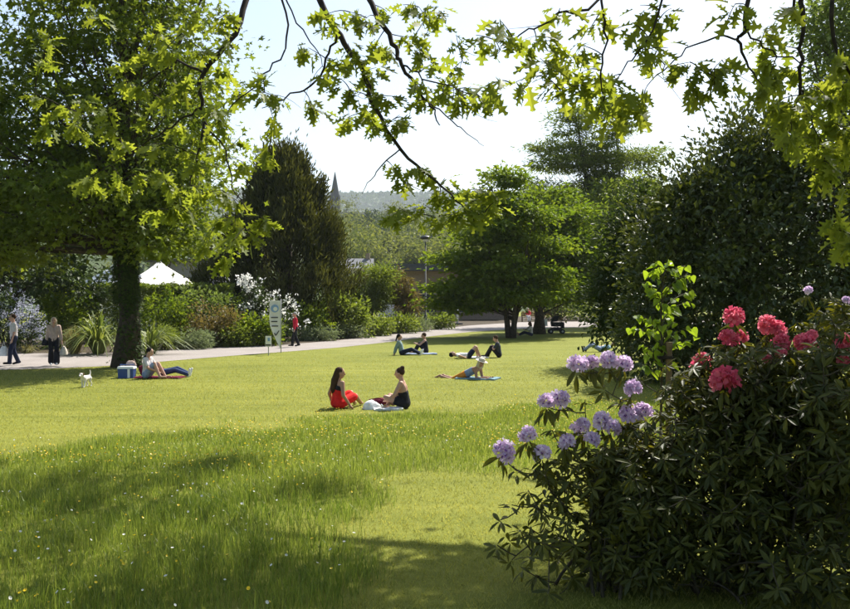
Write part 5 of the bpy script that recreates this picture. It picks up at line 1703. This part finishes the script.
# lying on the back with knees up, head to the left
gI = ground(469, 358.5)
person('person in a white shirt lying on the back with bare knees raised', gI, math.radians(2), v3(0, 0, .11), v3(-1, 0, .03), v3(0, 0, 1), [v3(-.25, .30, .06), v3(-.2, -.30, .06)], [(v3(.36, .10, .05), v3(1, 0, -.1)), (v3(.44, -.10, .05), v3(1, 0, -.1))],
       [Zp, Zp], [v3(0, 1, .1), v3(0, -1, .1)], hdir=v3(-1, 0, .15), look=v3(.1, 0, 1), hair='hair_black', outfit=[('shirt', 'white', {'torso': (0.04, .44), 'sleeve': .7}), ('shorts', 'navy', {'torso': (0, .08), 'leg': .55})], shoes='white', group=G)
# prone, propped on the elbows, head to the right, wearing a hat
gJ = ground(474, 379)
person('person in a pale sun hat lying propped on elbows with orange shorts', gJ, math.radians(-28), v3(-.28, 0, .12), v3(.85, 0, .42), v3(.42, 0, -.85), [v3(.42, .16, .05), v3(.42, -.16, .05)], [(v3(-1.08, .10, .06), v3(-1, 0, -.4)), (v3(-1.08, -.10, .06), v3(-1, 0, -.4))],
       [v3(0, .2, -1), v3(0, -.2, -1)], [v3(-1, .2, -.3), v3(-1, -.2, -.3)], hdir=v3(.35, 0, 1), look=v3(.7, -.5, -.1), hair='hair_blond', hairstyle='bob', hat='cream', skin='skin2',
       outfit=[('shorts', 'orange', {'torso': (0, .07), 'leg': .8}), ('top', 'bluegrey', {'torso': (.05, .30)})], group=G)
# reclining at the right, feet to the left
gK = ground(600, 352)
person('person in teal clothes lying on the grass at the foot of the evergreen', gK, math.radians(176), v3(0, 0, .12), v3(-.95, 0, .25), v3(.25, 0, .95), [v3(-.2, .3, .06), v3(-.1, -.2, .24)], [(v3(.74, .1, .08), v3(.3, .1, 1)), (v3(.62, -.1, .08), v3(.4, -.1, 1))],
       [Zp, Zp], [v3(0, 1, .1), v3(0, -1, .1)], hdir=v3(-.8, 0, .5), look=v3(.5, 0, .9), hair='hair_brown', outfit=[('shirt', 'teal', {'torso': (0, .44), 'sleeve': 1.2}), ('trousers', 'bluegrey', {'torso': (0, .06), 'leg': 1.9})], shoes='black', group=G)
# on the bench
gL = gx(528, 91.75)
person('person in a red top and white trousers sitting on the far bench', gL, math.radians(-80), v3(0, 0, .56), v3(-.05, 0, 1), Xp, [v3(.36, .12, .66), v3(.36, -.12, .66)], [(v3(.46, .1, .08), Xp), (v3(.46, -.1, .08), Xp)], [Xp, Xp], [v3(0, 1, -.3), v3(0, -1, -.3)], hair='hair_grey',
       outfit=[('top', 'crimson', {'torso': (0, .44), 'sleeve': 1.7}), ('trousers', 'white', {'torso': (0, .06), 'leg': 1.9})], shoes='black', group='people by the path')


def walker(label, base, rz, stride=.2, arms=(.1, -.1), **k):
    feet = [(v3(stride, .09, .09), Xp), (v3(-stride, -.09, .10), v3(1, 0, -.25))]
    hands = [v3(arms[0], .26, .84), v3(arms[1], -.26, .84)]
    return person(label, base, rz, v3(0, 0, .92), v3(.03, 0, 1), Xp, hands, feet, [Xp, Xp], [v3(-1, .3, 0), v3(-1, -.3, 0)], shoes=k.pop('shoes', 'black'), group='people by the path', **k)


pm = ground(295.5, 347)
walker('man in a red jacket and dark trousers walking on the path', pm, math.radians(200), .18, hair='hair_grey', scale=.99, outfit=[('jacket', 'crimson', {'torso': (0, .45), 'sleeve': 1.9}), ('trousers', 'black', {'torso': (0, .06), 'leg': 1.95, 'flare': .012})])
pw = ground(54, 366)
walker('woman with pale hair in a beige top and wide black trousers walking on the path', pw, math.radians(-70), .14, arms=(.16, -.05), hair='hair_blond', hairstyle='bob', scale=1.0, shoes='white', outfit=[('top', 'beige', {'torso': (0, .45), 'sleeve': 1.75}), ('trousers', 'black', {'torso': (0, .08), 'leg': 1.85, 'flare': .05})])
pq = ground(14, 365.5)
walker('person in a grey shirt and dark jeans walking at the left edge of the path', pq, math.radians(215), .16, arms=(.12, .0), hair='hair_brown', scale=1.06, outfit=[('shirt', 'greyshirt', {'torso': (0, .45), 'sleeve': .8}), ('jeans', 'navy', {'torso': (0, .06), 'leg': 1.95, 'flare': .01})])


# ------------------------------------------------------------------ things they brought
def lumpy(mb, base, ex, seed, z0=0.0):
    """crumpled soft heap: a dome with folds"""
    r_ = np.random.default_rng(seed)
    n, m = 18, 7
    V, F = [], []
    ph = r_.uniform(0, 6.28, 6)
    for i in range(m):
        t_ = i / (m - 1) * math.pi / 2
        for j in range(n):
            a_ = j * 2 * math.pi / n
            w_ = 1 + .16 * math.sin(3 * a_ + ph[0] + 2 * t_) + .10 * math.sin(5 * a_ + ph[1]) + r_.normal() * .04
            V.append([base[0] + ex[0] * math.cos(a_) * math.cos(t_) * w_, base[1] + ex[1] * math.sin(a_) * math.cos(t_) * w_, base[2] + z0 + ex[2] * math.sin(t_) * (1 + .22 * math.sin(2 * a_ + ph[2]) * math.cos(t_))])
    F = [(i * n + j, i * n + (j + 1) % n, (i + 1) * n + (j + 1) % n, (i + 1) * n + j) for i in range(m - 1) for j in range(n)]
    mb.add(np.array(V), F)
    return mb


def sheet(name, label, cat, c, w, d, rz, mat, thick=.006, group=None):
    """picnic blanket: a wrinkled sheet with thickness"""
    n = 10
    us = np.linspace(-.5, .5, n)
    U, W_ = np.meshgrid(us, us)
    Zs = .012 + .012 * np.sin(U * 17 + 1) * np.cos(W_ * 13) + .008 * R.random(U.shape)
    x = U * w; y = W_ * d
    cs, sn = math.cos(rz), math.sin(rz)
    top_ = np.stack([c[0] + x * cs - y * sn, c[1] + x * sn + y * cs, c[2] + .02 + Zs + thick], -1).reshape(-1, 3)
    bot = top_.copy(); bot[:, 2] = c[2] + .004
    F = [(j * n + i, j * n + i + 1, (j + 1) * n + i + 1, (j + 1) * n + i) for j in range(n - 1) for i in range(n - 1)]
    F += [tuple(n * n + q for q in f_[::-1]) for f_ in F]
    ring = list(range(n)) + [n * i + n - 1 for i in range(1, n)] + [n * n - 1 - i for i in range(1, n)] + [n * (n - 1 - i) for i in range(1, n - 1)]
    F += [(ring[i], n * n + ring[i], n * n + ring[(i + 1) % len(ring)], ring[(i + 1) % len(ring)]) for i in range(len(ring))]
    return tag(obj(name, np.concatenate([top_, bot]), F, M[mat], smooth=False), label, cat, group)


c = ground(371, 409)
tb = thing('cloth_bag', 'crumpled white cloth bag on the grass between the two women', 'bag', c)
lumpy(MB(), c, (.20, .16, .19), 3).build('pouch', M['white'], tb, smooth=True)
MB().tube([c + v3(.1, -.05, .1), c + v3(.22, -.1, .06), c + v3(.3, -.05, .03), c + v3(.22, .02, .1)], .012, 6).build('strap', M['white'], tb)
c = ground(383, 404.5)
mbag = thing('maroon_bag', 'dark maroon bag lying behind the white cloth bag', 'bag', c)
lumpy(MB(), c, (.26, .15, .15), 5).build('pouch', M['maroon'], mbag, smooth=True)
lumpy(MB(), c + v3(.22, -.05, 0), (.10, .09, .16), 8).build('pocket', M['black'], mbag, smooth=True)
MB().tube([c + v3(-.2, -.05, .05), c + v3(-.3, -.12, .12), c + v3(-.1, -.16, .16), c + v3(.05, -.1, .1)], .014, 6).build('strap', M['maroon'], mbag)
sheet('picnic_cloth', 'flat white picnic cloth in front of the cross-legged woman', 'cloth', ground(388, 409.5), .62, .5, .1, 'white')
sheet('picnic_blanket', 'dark reddish blanket under the young man by the ivy tree', 'blanket', ground(160, 378), 1.4, .6, -.1, 'maroon')
sheet('picnic_blanket', 'pale blue blanket under the couple near the lamp post', 'blanket', ground(419, 354.3), 1.5, .7, .05, 'bluegrey')
sheet('beach_towel', 'pale teal towel under the person in the sun hat', 'towel', ground(478, 379), 1.2, .7, -.35, 'teal')
sheet('beach_towel', 'white towel beside the raised knees', 'towel', ground(476, 358), .9, .6, .2, 'white')
c = ground(127, 378)
ck = thing('cool_box', 'blue cool box with a white lid beside the young man', 'cool box', c)
M['coolblue'] = plain('cool_box_blue', (0.03, 0.07, 0.22), 0.4, 0.4, 0.1, 8)
MB().box(c + v3(0, 0, .14), (.44, .28, .28), taper=1.06).build('box', M['coolblue'], ck)
MB().box(c + v3(0, 0, .315), (.49, .32, .065), taper=.94).build('lid', M['white_paint'], ck)
MB().box(c + v3(.1, -.155, .14), (.07, .03, .26)).build('clasp', M['white_paint'], ck)
MB().tube([c + v3(-.2, 0, .33), c + v3(-.2, 0, .40), c + v3(.2, 0, .40), c + v3(.2, 0, .33)], .014, 6).build('handle', M['coolblue'], ck)
c = ground(131, 377)
fb2 = thing('food_bag', 'small pinkish bag resting on the lid of the cool box', 'bag', c + v3(-.02, .05, .35))
lumpy(MB(), c + v3(-.02, .05, .35), (.15, .10, .14), 12).build('pouch', M['beige'], fb2, smooth=True)
MB().tube([c + v3(.05, .02, .47), c + v3(.09, 0, .53), c + v3(.12, .02, .44)], .01, 5).build('strap', M['beige'], fb2)

# bags carried by the walkers
c = pw + v3(.36, -.06, 0)
bg1 = thing('shopping_bag', 'straw coloured bag hanging from the pale-haired woman\'s hand', 'bag', c)
lumpy(MB(), c, (.13, .09, .30), 21, .40).build('pouch', M['cream'], bg1, smooth=True)
MB().tube([c + v3(-.07, 0, .66), c + v3(-.05, 0, .84), c + v3(.04, 0, .84), c + v3(.07, 0, .66)], .012, 5).build('handle', M['beige'], bg1)
c = pw + v3(-.28, -.02, 0)
bg2 = thing('shoulder_bag', 'dark shoulder bag at the pale-haired woman\'s hip', 'bag', c)
lumpy(MB(), c, (.10, .13, .26), 22, .72).build('pouch', M['black'], bg2, smooth=True)
MB().tube([c + v3(0, 0, .95), c + v3(.1, .03, 1.25), c + v3(.14, .03, 1.42)], .012, 5).build('strap', M['black'], bg2)
c = pq + v3(-.32, -.08, 0)
bg3 = thing('carrier_bag', 'white carrier bag held by the person at the left edge', 'bag', c)
lumpy(MB(), c, (.15, .10, .34), 23, .34).build('pouch', M['white'], bg3, smooth=True)
MB().tube([c + v3(-.06, 0, .64), c + v3(0, 0, .86), c + v3(.06, 0, .64)], .014, 5).build('handle', M['white'], bg3)

# ------------------------------------------------------------------ small white dog
c = ground(86, 387)
dg = thing('dog', 'small white dog with brown ears and raised tail trotting on the lawn', 'dog', c, rz=math.radians(-97))
M['dogfur'] = plain('dog_fur', (0.66, 0.62, 0.56), 0.9, 0.1, 0.12, 12)
M['dogbrown'] = plain('dog_brown', (0.20, 0.12, 0.07), 0.9, 0.1, 0.2, 12)
mb = MB()
Cc = lambda p, r, q, s_: mb.add(*capsule(p, r, q, s_))
Cc(v3(.13, 0, .235), .082, v3(-.02, 0, .24), .072); Cc(v3(-.02, 0, .24), .072, v3(-.16, 0, .245), .066)
Cc(v3(.15, 0, .25), .062, v3(.235, 0, .32), .046)
mb.add(*ell(v3(.26, 0, .345), (.062, .052, .050), np.eye(3))); Cc(v3(.29, 0, .332), .034, v3(.355, 0, .318), .024)
for sy, fx in ((.045, .06), (-.045, -.02)):
    Cc(v3(.12, sy, .21), .036, v3(.13 + fx * .3, sy, .11), .023); Cc(v3(.13 + fx * .3, sy, .11), .021, v3(.13 + fx, sy, .02), .018); Cc(v3(.13 + fx, sy, .018), .018, v3(.16 + fx, sy, .015), .015)
    Cc(v3(-.15, sy, .22), .048, v3(-.11 - fx * .4, sy, .14), .030); Cc(v3(-.11 - fx * .4, sy, .14), .026, v3(-.19 - fx * .5, sy, .085), .018); Cc(v3(-.19 - fx * .5, sy, .085), .018, v3(-.18 - fx * .6, sy, .02), .017); Cc(v3(-.18 - fx * .6, sy, .018), .017, v3(-.15 - fx * .6, sy, .015), .015)
Cc(v3(-.20, 0, .28), .022, v3(-.25, 0, .37), .017); Cc(v3(-.25, 0, .37), .017, v3(-.22, 0, .44), .010)
o = mb.build('body', M['dogfur'], dg, smooth=True, local=True)
m_ = o.modifiers.new('remesh', 'REMESH'); m_.mode = 'VOXEL'; m_.voxel_size = .009; m_.use_smooth_shade = True
for sy in (1, -1):
    mb = MB(); mb.add(*ell(v3(.235, sy * .052, .36), (.026, .012, .042), np.eye(3))); mb.build('ear', M['dogbrown'], dg, smooth=True, local=True)
    mb = MB(); mb.add(*ell(v3(.307, sy * .026, .358), (.008, .008, .008), np.eye(3))); mb.build('eye', M['eye'], dg, local=True)
mb = MB(); mb.add(*ell(v3(.375, 0, .322), (.012, .014, .011), np.eye(3))); mb.build('nose', M['eye'], dg, smooth=True, local=True)

# ------------------------------------------------------------------ air
hm, N, L = newmat('haze')
N.remove(N['Principled BSDF'])
pvn = N.new('ShaderNodeVolumePrincipled')
pvn.inputs['Color'].default_value = (0.86, 0.92, 1.0, 1)
pvn.inputs['Density'].default_value = 0.00013
pvn.inputs['Anisotropy'].default_value = 0.0
L.new(pvn.outputs[0], N['Material Output'].inputs['Volume'])
hz_o = MB().box([0, 1720, 196], (3840, 3600, 396)).build('haze', hm)
tag(hz_o, 'pale summer haze in the air over the park and hills', 'haze', kind='stuff')
